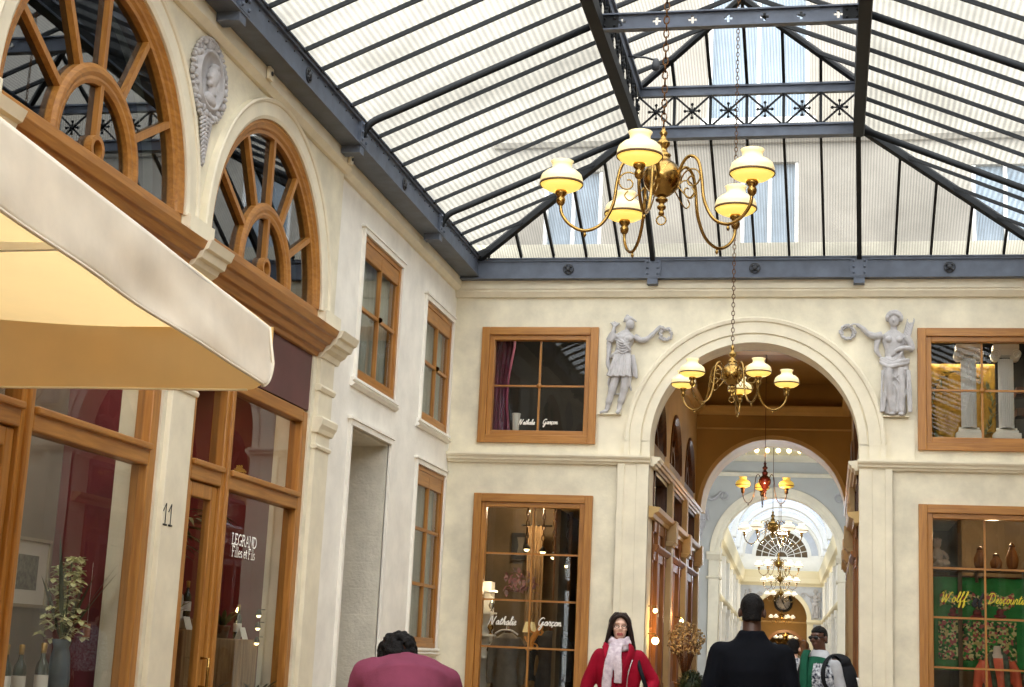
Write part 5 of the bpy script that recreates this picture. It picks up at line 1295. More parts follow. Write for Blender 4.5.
def card(loc, label):
    r = empty('price_card', loc); tag(r, label, 'card', 'white price cards'); MB().add([(0, -.07, 0), (0, .07, 0), (-.04, .07, .11), (-.04, -.07, .11), (-.08, -.07, 0), (-.08, .07, 0)], [(0, 1, 2, 3), (2, 3, 4, 5)]).build('card', LABELP, r, solid=.003, recalc=False)
card((-5.42, 12.55, FZ+1.36), 'white price card at the front of the timber stand by the door'); card((-5.40, 13.82, FZ+1.30), 'white price card on the right timber stand')
def potted(loc, label, n=14, L=.4, m=STEMG, cat='plant', w=.02, pot=True, up=1.1):
    r = empty('potted_plant', loc); tag(r, label, cat, 'plants in the shop window')
    if pot: MB().lathe([(.05, 0), (.07, .1), (.075, .12), (.065, .12), (.05, .1)], n=16).build('pot', TAB, r)
    b = MB()
    for k in range(n):
        a = k*2.4; blade(b, (0, 0, .09), (math.cos(a), math.sin(a), up+random.random()), L*random.uniform(.6, 1.1), w, .35, 8)
    b.build('leaves', m, r); return r
random.seed(8)
TULIP = mat('yellow green tulip leaf', (150, 158, 62), .55, var=.25, scale=9)
potted((-5.55, 12.40, FZ+1.36), 'yellow green leafy plant on the timber stand by the door', 10, .30, TULIP, w=.022)
potted((-5.62, 13.78, FZ+1.30), 'dark green leafy plant on the right timber stand', 12, .36)
potted((-5.28, 12.6, FZ+.62), 'dark fern low behind the door glass of the wine shop', 22, .45, LEAFD, pot=False, up=.7); potted((-5.28, 13.3, FZ+.62), 'dark fern low at the middle of the wine shop window', 22, .45, LEAFD, pot=False, up=.7); potted((-5.28, 13.9, FZ+.62), 'dark fern low at the right of the wine shop window', 22, .42, LEAFD, pot=False, up=.7)
pl = empty('planter_box', (-5.28, 13.2, FZ)); tag(pl, 'long dark planter box behind the wine shop window', 'planter'); MB().box(-.07, .07, -.95, .95, 0, .70).build('trough', TAB, pl, bevel=.01)
pm = empty('palm', (-6.0, 12.9, FZ)); tag(pm, 'tall palm with arching fronds inside the wine shop', 'plant')
MB().tube([(0, 0, 0), (.02, .02, 1.0), (0, 0, 2.1)], [.05, .035, .02], 8).build('trunk', TAB, pm)
b = MB()
for k in range(16):
    a = k*2.4; d = Vector((math.cos(a), math.sin(a), .9))
    for j in range(6): blade(b, (d.x*.08*j, d.y*.08*j, 2.05+.07*j), (math.cos(a+(.7 if j % 2 else -.7)), math.sin(a+(.7 if j % 2 else -.7)), .3), .42, .022, .5, 6)
b.build('fronds', STEMG, pm)
for k, (z, lab) in enumerate(((1.68, 'topmost'), (1.56, 'middle'), (1.42, 'lowest'))):
    r = empty('reflection_bulb', (-5.36, 14.02, z)); tag(r, 'bulb imitating a reflection, %s of three at the right edge of the wine shop window' % lab, 'lamp', 'bulbs imitating reflections in the wine shop')  # glowing bulbs put in for reflections of spots on the glass
    MB().ball((0, 0, 0), .022, 10, 8).build('bulb', BULB, r); MB().lathe([(.026, -.01), (.03, 0), (.02, .03), (.006, .05)], (0, 0, .012), 10).build('lamp_cap', BLACK, r); MB().tube([(0, .01, .05), (0, .05, .06), (0, .35, .06)], .005, 5).build('bracket', BLACK, r)  # cap and bracket belong to the bulbs put in for reflections
for k, (x, y, lab) in enumerate(((-5.95, 10.0, 'first'), (-5.75, 8.9, 'second'), (-6.6, 10.4, 'third'))):
    r = empty('ceiling_light', (x, y, 4.10)); tag(r, 'flat round ceiling light in the first shop, %s from the window' % lab, 'light', 'ceiling lights in the first shop')
    MB().lathe([(.11, 0), (.11, -.02), (.09, -.03)], n=24, caps=False).build('rim', WHITE, r); MB().lathe([(.09, -.02), (.0, -.022)], n=24, caps=False).build('diffuser', BULB, r)

# ------------------------------------------------------------------ behind the end wall windows
PURP = mat('plum curtain velvet', (132, 56, 86), 0.85, var=0.2, scale=5)
cu = empty('curtain', (-4.62, 20.40, 4.3)); tag(cu, 'plum curtain gathered at the left of the upper left window', 'curtain')
MB().sheet(lambda a, c: ((.03+.27*a)*(1-.25*math.sin(PI*min(1, c*1.1))*(.4+.6*a)), .03*math.sin(a*26), 1.45*c), 60, 12).build('cloth', PURP, cu, solid=.006)
MB().tube([(-.05, 0, 1.45), (1.45, 0, 1.45)], .012, 8).build('curtain_rod', BRASS, cu)
cp = empty('white_cup', (-4.235, 20.28, 4.40)); tag(cp, 'tall white beaker on the sill of the upper left window', 'cup')
MB().lathe([(.035, 0), (.04, .01), (.058, .26), (.062, .27), (.054, .26), (.036, .02)], n=18).build('beaker', WHITE, cp)
MB().box(-.10, .10, -.06, .06, -.03, 0).build('stand', DWOOD, cp)
# white columns and ochre hanging in the upper right window
for k, (x, lab) in enumerate(((1.775, 'left'), (2.245, 'right'))):
    r = empty('display_column', (x, 20.45, 4.26)); tag(r, 'white ionic display column, %s one in the upper right window' % lab, 'column', 'white display columns')
    b = MB(); b.box(-.17, .17, -.12, .12, 0, .22); b.box(-.14, .14, -.10, .10, .22, .25); b.tube([(-.13, 0, .27), (.13, 0, .27)], .02, 8); b.build('base', WHITET, r, bevel=.006)
    b = MB(); n = 24; vs = []
    for z in (.28, 1.06):
        for i in range(48):
            a = 2*PI*i/48; rr = .098-.008*(1 if i % 2 else 0); vs.append((rr*math.cos(a), rr*math.sin(a), z))
    b.add(vs, [(i, (i+1) % 48, 48+(i+1) % 48, 48+i) for i in range(48)]); b.build('shaft', mat('white column paint', (214, 214, 212), .6) if k == 0 else MATS['white column paint'], r)
    b = MB(); b.box(-.16, .16, -.12, .12, 1.17, 1.22); b.box(-.13, .13, -.10, .10, 1.10, 1.17)
    for s in (-1, 1):
        sp = [(s*(.125+.055*(1-t/30*.9)*math.cos(t/30*4.4*PI)), -.115, 1.105+.055*(1-t/30*.9)*math.sin(t/30*4.4*PI)) for t in range(31)]; b.tube(sp, .011, 6)
        b.lathe([(.06, 0), (.06, .2)], (s*.125, .1, 1.105), 16, (Vector((1, 0, 0)), Vector((0, 0, 1)), Vector((0, -1, 0))))
    b.build('capital', WHITET, r)
    for k_ in kids(r): k_.scale.z = 1.17
OCH2 = mat('ochre hanging cloth', (198, 160, 62), 0.8, col2=(164, 118, 40), scale=7, bump=.2, bscale=10)
tp = empty('wall_hanging', (1.70, 20.75, 4.32)); tag(tp, 'ochre cloth with a leafy garland hung behind the white columns', 'cloth')
MB().sheet(lambda a, c: (-.42+.86*a, .012*math.sin(a*30+c*3), 1.18*c), 40, 20).build('cloth', OCH2, tp, solid=.006)
b = MB(); random.seed(4)
for k in range(150):
    a = 2*PI*k/150; p = (.0+.40*math.cos(a), -.03, .56+.52*math.sin(a)); q = a+PI/2+random.uniform(-.9, .9)
    blade(b, p, (math.cos(q), -.15, math.sin(q)), .10, .018, .05, 4)
b.build('garland', mat('painted laurel leaves', (96, 104, 66), .7, col2=(176, 172, 120), scale=14), tp)
sh = empty('wooden_shelf', (2.5, 20.8, 4.8)); tag(sh, 'dark wooden shelf at the right of the upper right window', 'shelf')
for z in (0, .28): MB().box(-.1, .35, -.15, .2, z, z+.1).build('board', DWOOD, sh)

# green cloth, mannequin and cherub in the lower right window
def banner_mat():
    m = bpy.data.materials.new('green printed cloth'); m.use_nodes = True; nt = m.node_tree; b = nt.nodes['Principled BSDF']; L = nt.links.new
    tc = nt.nodes.new('ShaderNodeTexCoord'); vo = nt.nodes.new('ShaderNodeTexVoronoi'); vo.inputs['Scale'].default_value = 34; L(tc.outputs['Object'], vo.inputs['Vector'])
    r = nt.nodes.new('ShaderNodeValToRGB'); r.color_ramp.interpolation = 'CONSTANT'
    cs = [(40, 120, 50), (196, 178, 110), (30, 84, 40), (176, 84, 84), (60, 140, 60), (214, 200, 140), (40, 50, 36)]
    while len(r.color_ramp.elements) < len(cs): r.color_ramp.elements.new(.5)
    for i, c in enumerate(cs): r.color_ramp.elements[i].position = i/len(cs); r.color_ramp.elements[i].color = lin(c)
    L(vo.outputs['Color'], r.inputs['Fac']); L(r.outputs['Color'], b.inputs['Base Color']); b.inputs['Roughness'].default_value = .85; return m
GREENC = mat('bright green cloth', (38, 128, 58), .85, var=.15, scale=6); PRINT = banner_mat()
bn = empty('hanging_cloth', (1.85, 20.56, 1.48)); tag(bn, 'bright green cloth printed with a garden scene in the lower right window', 'cloth')
cf = lambda x, z: (x, .02*math.sin(x*19), z)
MB().sheet(lambda a, c: cf(-.54+1.12*a, 1.18*c), 60, 10).build('cloth', GREENC, bn, solid=.004)
MB().sheet(lambda a, c: (lambda p: (p[0], p[1]-.006, p[2]))(cf(-.48+.96*a, .13+.50*c)), 60, 8).build('printed_scene', PRINT, bn, solid=.002)
MB().sheet(lambda a, c: (lambda p: (p[0], p[1]-.006, p[2]))(cf(-.46+.92*a, .80+.18*c+.03*math.sin(a*20))), 60, 4).build('printed_border', PRINT, bn, solid=.002)
b = MB()
for (x, z, s) in ((-.30, .70, .07), (.0, .68, .09), (.28, .70, .08)):
    b.ball((x, -.03, z), (s, .01, s*.35), 12, 6); b.ball((x, -.03, z+.05), (s*.6, .01, s*.6), 10, 6)
b.build('printed_figures', mat('dark printed figures', (58, 34, 34), .8, col2=(150, 50, 50), scale=20), bn)
MB().tube([(-.62, .0, 1.19), (.66, 0, 1.19)], .012, 8).build('hanging_rod', DWOOD, bn)
SKINM = mat('pale mannequin skin', (206, 182, 160), .5); CORAL = mat('coral jacket cloth', (226, 104, 70), .8, var=.1, scale=6); SCARFG = mat('grey green silk scarf', (84, 104, 76), .6, col2=(44, 46, 42), scale=14)
mq = empty('mannequin', (2.06, 20.28, .755)); tag(mq, 'mannequin bust in a coral jacket and green scarf in the lower right window', 'mannequin')
b = MB(); b.tube([(0, 0, .85), (0, 0, 1.05), (0, 0, 1.22), (0, 0, 1.36), (0, 0, 1.43), (0, 0, 1.47), (0, 0, 1.54), (0, 0, 1.57)], [(.13, .09), (.11, .08), (.15, .10), (.16, .09), (.11, .07), (.05, .05), (.045, .045), (.035, .035)], 18, ref=(1, 0, 0)); b.build('bust', SKINM, mq)
b = MB(); b.tube([(0, 0, .75), (0, 0, 1.05), (0, 0, 1.22), (0, 0, 1.36), (0, 0, 1.42)], [(.19, .13), (.15, .11), (.18, .13), (.19, .11), (.12, .085)], 20, ref=(1, 0, 0))
for s in (-1, 1): b.tube([(s*.15, 0, 1.37), (s*.22, 0, 1.25), (s*.25, 0, 1.0), (s*.24, -.03, .8)], [(.06, .07), (.06, .065), (.055, .055), (.05, .05)], 10)
remesh(b, 'jacket', CORAL, mq, voxel=.014, smooth=3)
b = MB(); b.tube(spline([(-.03, -.13, .95), (-.06, -.135, 1.2), (-.09, -.10, 1.40), (-.04, .06, 1.46), (.05, .06, 1.46), (.09, -.10, 1.40), (.10, -.14, 1.2), (.11, -.135, 1.05)], 4), (.045, .02), 8); b.build('scarf', SCARFG, mq)
for k_ in kids(mq): k_.location.z = -.52
MB().lathe([(.16, 0), (.16, .02), (.02, .04), (.02, .36)], n=16).build('stand', BLACK, mq)
ch = empty('stone_cherub', (1.36, 20.50, 2.78)); tag(ch, 'small stone cherub on the top shelf of the lower right window', 'statuette')
b = MB(); b.ball((0, 0, .30), (.055, .055, .062), 12, 8); b.ball((0, 0, .15), (.075, .065, .10), 12, 8); b.ball((.09, -.03, .05), (.075, .05, .05), 10, 8); b.ball((.03, -.06, .05), (.05, .09, .045), 10, 8)
for k in range(10): b.ball((.045*math.cos(k), .045*math.sin(k), .345+.012*(k % 2)), .02, 6, 5)
b.tube([(-.06, 0, .20), (-.09, -.05, .14), (-.03, -.09, .10)], [.026, .024, .02], 8); b.tube([(.06, 0, .20), (.11, -.04, .15), (.13, -.08, .10)], [.026, .024, .02], 8); b.ball((0, 0, .02), (.10, .09, .03), 12, 6)
remesh(b, 'figure', mat('warm grey stone', (176, 158, 138), .8), ch, voxel=.009, smooth=1)
sf_ = empty('display_shelf', (1.85, 20.55, 2.74)); tag(sf_, 'dark wooden shelf across the top of the lower right window', 'shelf')
MB().box(-.75, .75, -.12, .25, 0, .04).build('board', DWOOD, sf_)
for x in (-.6, 0, .6): MB().box(x-.02, x+.02, -.05, .2, -.14, 0).build('bracket', DWOOD, sf_)
for k, (x, s) in enumerate(((.05, 1.0), (.25, .7), (.45, 1.2))):
    r = empty('ornament_jar', (1.85+x, 20.6, 2.78)); tag(r, ('squat', 'small', 'tall')[k]+' dark jar on the top shelf of the lower right window', 'jar', 'jars on the top shelf')
    MB().lathe([(.05, 0), (.07, .05*s), (.08, .12*s), (.05, .2*s), (.035, .22*s), (.045, .24*s)], n=16).build('jar', DWOOD2, r); MB().lathe([(.045, .24*s), (.03, .27*s), (.008, .29*s)], n=14).build('lid', BRONZE, r)

# clothes shop window, lower left
FAB1 = mat('charcoal wool', (58, 58, 58), .9, var=.2, scale=8); FAB2 = mat('grey brown dress cloth', (104, 96, 86), .9, var=.15, scale=6); TAN = mat('tan drape', (150, 120, 84), .85, var=.1, scale=4)
def bust_form(loc, label, m, w=.19, skirt=.22, rz=0):
    r = empty('dress_form', loc, rz); tag(r, label, 'clothes')
    b = MB(); b.tube([(0, 0, .45), (0, 0, .8), (0, 0, 1.0), (0, 0, 1.2), (0, 0, 1.36), (0, 0, 1.43)], [(skirt, .16), (w, .14), (w*.82, .11), (w*.95, .13), (w, .10), (.07, .06)], 20, ref=(1, 0, 0))
    for s in (-1, 1): b.tube([(s*(w-.04), 0, 1.36), (s*(w+.05), 0, 1.2), (s*(w+.07), -.02, .95), (s*(w+.06), -.05, .75)], [.065, .06, .052, .045], 10)
    remesh(b, 'garment', m, r, voxel=.014, smooth=3)
    MB().lathe([(.16, 0), (.16, .02), (.02, .04), (.018, .5)], n=14).build('stand', BLACK, r); MB().lathe([(.04, 1.40), (.045, 1.48), (.02, 1.52)], n=12).build('neck_block', DWOOD, r); return r
bust_form((-4.31, 20.75, FZ+.12), 'grey brown dress on a stand at the left of the clothes shop window', FAB2, .16, .20)
bust_form((-3.74, 20.95, FZ+.18), 'charcoal coat on a stand in the middle of the clothes shop window', FAB1, .20, .24); bust_form((-3.38, 21.45, FZ+.1), 'charcoal coat at the right rear of the clothes shop window', FAB1, .18, .2)
hg = empty('coat_hanger', (-4.28, 20.50, 1.74)); tag(hg, 'white coat hanger above the grey brown dress', 'hanger')
MB().tube(spline([(-.16, 0, -.06), (-.08, 0, -.01), (0, 0, .0), (.08, 0, -.01), (.16, 0, -.06)], 4), .011, 8).build('hanger_bar', WHITE, hg); MB().tube(spline([(0, 0, 0), (0, 0, .05), (.025, 0, .08), (0, 0, .11), (-.025, 0, .09)], 4), .004, 6).build('hook', MATS['white paint'], hg)
for k, (x, z, y, lab) in enumerate(((-4.13, 2.86, 20.9, 'leftmost'), (-3.90, 2.83, 20.9, 'second'), (-3.80, 2.78, 21.2, 'third'), (-3.58, 2.66, 21.0, 'rightmost'))):
    r = empty('pendant_lamp', (x, y, z)); tag(r, 'small lit pendant lamp on a chain, %s in the clothes shop window' % lab, 'lamp', 'pendant lamps in the clothes shop')
    MB().ball((0, 0, 0), (.040, .040, .034), 12, 8).build('bulb', BULB, r); MB().lathe([(.05, .0), (.05, .02), (.02, .06), (.008, .08)], n=14).build('lamp_cap', BLACK, r)
    b = MB(); chain_links(b, 0, 0, .08, 3.80-z, link=.09, r=.008, w=.022); b.build('chain', BRONZE, r)
for k, (x, lab) in enumerate(((-3.70, 'left'), (-3.50, 'right'))):
    r = empty('hanging_rope', (x, 20.8, 2.1)); tag(r, 'thick twisted brown rope, %s one hanging in the clothes shop window' % lab, 'rope', 'ropes in the clothes shop')
    b = MB()
    for ph in (0, 2.1, 4.2): b.tube([(.014*math.cos(t*.9+ph), .014*math.sin(t*.9+ph), t*.05) for t in range(0, 27)], .014, 6)
    b.build('strand', mat('brown rope', (112, 74, 44), .9) if k == 0 else MATS['brown rope'], r); MB().tube([(.04*math.cos(2*PI*i/12), 0, 1.34+.04*math.sin(2*PI*i/12)) for i in range(12)], .010, 6, closed=True).build('ring', BLACK, r)
lz = empty('lizard_toy', (-3.90, 20.42, 1.62)); tag(lz, 'orange lizard ornament hanging in the clothes shop window', 'ornament')
b = MB(); b.tube(spline([(.10, 0, .16), (.06, 0, .11), (.02, 0, .04), (-.02, 0, -.03), (-.01, 0, -.09), (-.05, 0, -.14), (-.09, 0, -.12)], 4), [.028]*6+[.04]*8+[.028]*5+[.012]*6, 10); b.ball((.11, -.005, .175), (.038, .022, .045), 10, 8)
for (p, q, r2) in (((.05, 0, .10), (.11, 0, .07), (.13, 0, .11)), ((.05, 0, .09), (-.02, 0, .11), (-.05, 0, .15)), ((-.01, 0, -.04), (.06, 0, -.06), (.07, 0, -.11)), ((-.01, 0, -.03), (-.08, 0, -.02), (-.10, 0, .03))): b.tube(spline([p, q, r2], 4), .012, 6); b.ball(r2, (.022, .01, .022), 8, 6)
remesh(b, 'body', mat('orange lacquer', (222, 146, 60), .5), lz, voxel=.006, smooth=1); MB().tube([(.0, .0, .05), (0, 0, 2.1)], .0015, 4).build('cord', BLACK, lz)
ls = empty('table_lamp', (-3.97, 20.55, 1.66)); tag(ls, 'small cream lamp shade lit in the middle of the clothes shop window', 'lamp')
MB().lathe([(.10, .06), (.06, .20)], n=20, caps=False).build('lamp_shade', SHADE, ls); MB().lathe([(.05, -.12), (.03, -.1), (.015, 0), (.012, .1)], n=12).build('lamp_base', BRONZE, ls)
MB().box(-.12, .12, -.1, .1, -.15, -.12).build('shelf_foot', DWOOD, ls)
fg = empty('flower_garland', (-4.33, 21.5, 2.42)); tag(fg, 'bunch of grey and pink fabric flowers on the rear wall of the clothes shop', 'flowers')
b = MB(); random.seed(2)
for k in range(60):
    a = k*2.4; c = (random.uniform(-.2, .2), random.uniform(-.05, .05), random.uniform(-.14, .16)); blade(b, c, (math.cos(a), -.4, math.sin(a)), .10, .03, .1, 4)
b.build('petals', mat('grey pink petals', (104, 100, 104), .8, col2=(160, 96, 104), scale=10), fg); MB().tube([(0, .0, .1), (0, .2, .3), (0, .5, .5)], .004, 5).build('wire', BLACK, fg)
pp = empty('wall_poster', (-4.42, 21.95, 2.98)); tag(pp, 'small dark framed poster high on the rear wall of the clothes shop', 'picture')
MB().box(-.14, .14, -.03, 0, -.2, .18).build('frame', BLACK, pp); MB().add([(-.06, -.034, -.15), (.06, -.034, -.15), (.035, -.034, .0), (.06, -.034, .12), (-.06, -.034, .12), (-.035, -.034, .0)], [(0, 1, 2, 3, 4, 5)]).build('print', MATS['grey brown dress cloth'], pp)
dr = empty('drape', (-4.26, 21.6, FZ)); tag(dr, 'tan drape hanging at the rear of the clothes shop', 'curtain')
MB().sheet(lambda a, c: (.24*a, .02*math.sin(a*22), 3.1*c), 30, 4).build('cloth', TAN, dr, solid=.006); MB().tube([(-.1, 0, 3.1), (.35, 0, 3.1)], .012, 8).build('curtain_rod', BLACK, dr)
sv = empty('white_shelving', (-4.66, 20.9, FZ)); tag(sv, 'white lit shelving at the left edge of the clothes shop window', 'shelf')
MB().box(-.14, .04, .05, .3, 0, 2.25).build('back_panel', WHITE, sv)
for z in (1.2, 1.5, 1.8, 2.1): MB().box(-.14, .14, -.12, .05, z, z+.025).build('shelf_board', WHITE, sv)
for k in range(3):
    r = empty('silver_ornament', (-4.58, 20.85, FZ+1.225+.3*k)); tag(r, 'silver ornament on the %s white shelf of the clothes shop' % ('lowest', 'middle', 'upper')[k], 'ornament', 'silver ornaments')
    MB().lathe([(.03, 0), (.01, .03), (.045, .09), (.02, .15), (.006, .19)], n=14).build('body', MATS['polished brass'] if k == 1 else mat('silver', (200, 200, 200), .25, 1.0), r); MB().ball((0, 0, .20), .014, 8, 6).build('knob', MATS['white paint'], r)

# ------------------------------------------------------------------ passage: bulbs, dried flowers, topiary
for k, (x, y, z, s, lab) in enumerate(((-2.25, 20.32, 2.07, .032, 'upper round lit globe lamp at the mouth of the passage'), (-2.24, 20.32, 1.68, .050, 'lower and brighter round lit globe lamp at the mouth of the passage'), (-2.16, 23.1, 2.02, .03, 'small lit globe lamp farther along the left passage shopfronts'))):
    r = empty('globe_lamp', (x, y, z)); tag(r, lab, 'lamp', 'globe lamps on the passage shopfronts')
    MB().ball((0, 0, 0), s, 14, 10).build('globe', BULB, r); MB().lathe([(s*.5, s*.85), (s*.6, s*1.1), (s*.2, s*1.4)], n=12).build('lamp_cap', BRASS, r); MB().tube([(0, 0, s*1.3), (-.01, 0, s*1.8), (-.10, 0, s*1.8)], .008, 6).build('bracket', BRASS, r)
df = empty('dried_flowers', (-1.93, 21.3, FZ)); tag(df, 'big bunch of pale dried flowers in a tall pot left in the passage', 'flowers')
MB().lathe([(.13, 0), (.16, .1), (.17, .7), (.14, .95), (.16, 1.0), (.13, 1.0)], n=20).build('pot', DWOOD2, df)
b = MB(); b2 = MB(); random.seed(9)
for k in range(420):
    th = random.uniform(0, 2*PI); ph = math.acos(random.uniform(-.75, 1)); rr = random.uniform(.17, .27)
    p = Vector((rr*math.sin(ph)*math.cos(th), rr*math.sin(ph)*math.sin(th), 1.56-.0+rr*.95*math.cos(ph)))
    b.ball(p, random.uniform(.010, .02), 5, 4)
    if k % 4 == 0: b2.tube([(0, 0, 1.0), (p.x*.5, p.y*.5, 1.35), p], .003, 4)
_fh = b.build('flower_heads', mat('dried flower cream', (186, 164, 120), .9, col2=(120, 98, 64), scale=30), df); _fh['kind'] = 'stuff'; b2.build('stems', TAB, df)
tpy = empty('topiary', (-1.80, 20.8, FZ)); tag(tpy, 'clipped dark green bush in a pot in front of the dried flowers', 'plant')
MB().lathe([(.14, 0), (.19, .32), (.20, .36), (.17, .36)], n=20).build('pot', BRONZE, tpy); MB().tube([(0, 0, .3), (0, 0, .85)], .025, 8).build('trunk', TAB, tpy)
b = MB()
for k in range(900):
    th = random.uniform(0, 2*PI); ph = math.acos(random.uniform(-1, 1)); rr = .16+random.uniform(-.02, .02)
    d = Vector((math.sin(ph)*math.cos(th), math.sin(ph)*math.sin(th), math.cos(ph))); p = Vector((0, 0, .98))+d*rr
    blade(b, p, d+Vector((random.uniform(-.6, .6), random.uniform(-.6, .6), random.uniform(-.4, .6))), .05, .012, .2, 2)
b.ball((0, 0, .98), .155, 14, 10); b.build('foliage', LEAFD, tpy)
# ------------------------------------------------------------------ people (local: facing -y, feet at z = 0)
SK_D = mat('dark brown skin', (74, 48, 36), .5, var=.08, scale=6); SK_L = mat('fair skin', (228, 186, 164), .5, var=.06, scale=6); SK_M = mat('brown skin', (86, 54, 40), .5, var=.08, scale=6)
LIP_L = mat('lips', (170, 92, 88), .45); LIP_D = mat('dark lips', (84, 46, 42), .45); EYE = mat('dark iris', (34, 26, 22), .2); EYEW = mat('eye white', (225, 220, 214), .3)
HAIRB = mat('black hair', spec=0.12, col=(20, 18, 18), rough=.5, var=.3, scale=30, bump=.6, bscale=120); HAIRN = mat('dark brown hair', spec=0.12, col=(40, 28, 24), rough=.4, var=.3, scale=20, stretch=(20, 20, 1.5), bump=.3, bscale=30)
NAVY = mat('dark navy coat cloth', spec=0.12, col=(7, 9, 16), rough=.85, var=.15, scale=6, bump=.1, bscale=60); REDC = mat('crimson wool coat', spec=0.12, col=(142, 13, 38), rough=.8, var=.12, scale=5, bump=.1, bscale=70)
PLUM = mat('plum jersey', spec=0.12, col=(116, 56, 76), rough=.85, var=.1, scale=5, bump=.1, bscale=90); SCARF = mat('pale lilac scarf', spec=0.12, col=(214, 202, 206), rough=.85, col2=(168, 150, 162), scale=22)
JEAN = mat('dark trousers', spec=0.12, col=(34, 36, 44), rough=.8, var=.15, scale=8); SHOE = mat('black shoe leather', (20, 19, 19), .4); GREENV = mat('dark green waistcoat', spec=0.12, col=(26, 78, 58), rough=.8, var=.12, scale=8)
GREYS = mat('pale grey sleeve', spec=0.12, col=(176, 178, 182), rough=.85, var=.1, scale=6); PACK = mat('black backpack nylon', spec=0.12, col=(24, 25, 29), rough=.6, var=.2, scale=8, bump=.2, bscale=20); CHECK = mat('navy and white patterned cloth', spec=0.12, col=(26, 32, 52), rough=.8, col2=(196, 200, 206), scale=34, detail=1)
ZIP = mat('silver zip', (200, 196, 196), .3, .9)

def limb(b, pts, rs, n=12): b.tube(spline(pts, 3), [rs[min(i//3, len(rs)-1)]+(rs[min(i//3+1, len(rs)-1)]-rs[min(i//3, len(rs)-1)])*((i % 3)/3) for i in range(3*(len(pts)-1)+1)], n)
def hand(b, w, d, side, s=1.0, curl=.35):
    """palm, four bent fingers of unequal length and a thumb; w wrist, d direction of the fingers"""
    d = Vector(d).normalized(); x = d.cross(Vector((side, 0, 0)));
    if x.length < .2: x = d.cross(Vector((0, 0, 1)))
    x.normalize(); nrm = d.cross(x).normalized()
    w = Vector(w)
    b.tube([w, w+d*.03*s, w+d*.085*s], [(.022*s, .018*s), (.038*s, .016*s), (.042*s, .015*s)], 10, ref=x)
    for k, L in enumerate((.068, .078, .073, .058)):
        p = w+d*.08*s+x*(.033-.022*k)*s; q = p+d*L*.5*s+nrm*curl*.3*L*s; r = q+(d*(1-curl)+nrm*curl).normalized()*L*.55*s
        b.tube([p-d*.02*s, p, q, r], [.0095*s, .0095*s, .009*s, .0075*s], 8)
    p = w+d*.025*s+x*.034*s; b.tube([p-x*.015*s, p+(d*.5+x*.7).normalized()*.035*s, p+(d*.85+x*.45).normalized()*.072*s], [.0125*s, .0115*s, .009*s], 8)

def head(b, c, yaw=0.0, pitch=0.0, female=False):
    """skull with brow, nose, lips, chin and ears; c = centre of the head; faces -y before yaw / pitch"""
    R = Matrix.Rotation(yaw, 3, 'Z') @ Matrix.Rotation(pitch, 3, 'X'); c = Vector(c)
    Q = lambda x, y, z: c+R @ Vector((x, y, z))
    t = MB()
    t.ball((0, .012, .03), (.074, .092, .085), 18, 12); t.ball((0, -.012, -.035), (.060, .072, .078), 16, 10); t.ball((0, -.045, -.088), (.030, .030, .024), 10, 8)
    t.tube([(0, -.082, .022), (0, -.097, -.006), (0, -.108, -.026)], [.010, .012, .015], 8); t.ball((-.013, -.093, -.029), .010, 8, 6); t.ball((.013, -.093, -.029), .010, 8, 6)
    t.tube([(-.045, -.066, .030), (-.02, -.083, .036), (.02, -.083, .036), (.045, -.066, .030)], .010, 8)
    t.ball((-.040, -.060, -.022), (.022, .022, .020), 8, 6); t.ball((.040, -.060, -.022), (.022, .022, .020), 8, 6)
    t.tube([(-.026, -.078, -.058), (0, -.088, -.055), (.026, -.078, -.058)], [.006, .009, .006], 8); t.tube([(-.022, -.078, -.067), (0, -.086, -.068), (.022, -.078, -.067)], [.006, .009, .006], 8)
    for s in (-1, 1): t.ball((s*.082, .014, -.010), (.013, .022, .033), 8, 8)
    vs = [Q(*v) for v in t.v]; n = len(b.v); b.v += [tuple(v) for v in vs]
    for f, sm in zip(t.f, t.sm): b.f.append(tuple(i+n for i in f)); b.mi.append(0); b.sm.append(sm)
    def paint(co):
        v = R.inverted() @ (co-c)
        if v.y < -.066 and abs(v.x) < .027 and -.075 < v.z < -.052: return 1
        for s in (-1, 1):
            if v.y < -.05 and abs(v.x-s*.031) < .013 and abs(v.z-.006) < .0055: return 2 if abs(v.x-s*.031) < .0075 else 3
        return 0
    return Q, paint

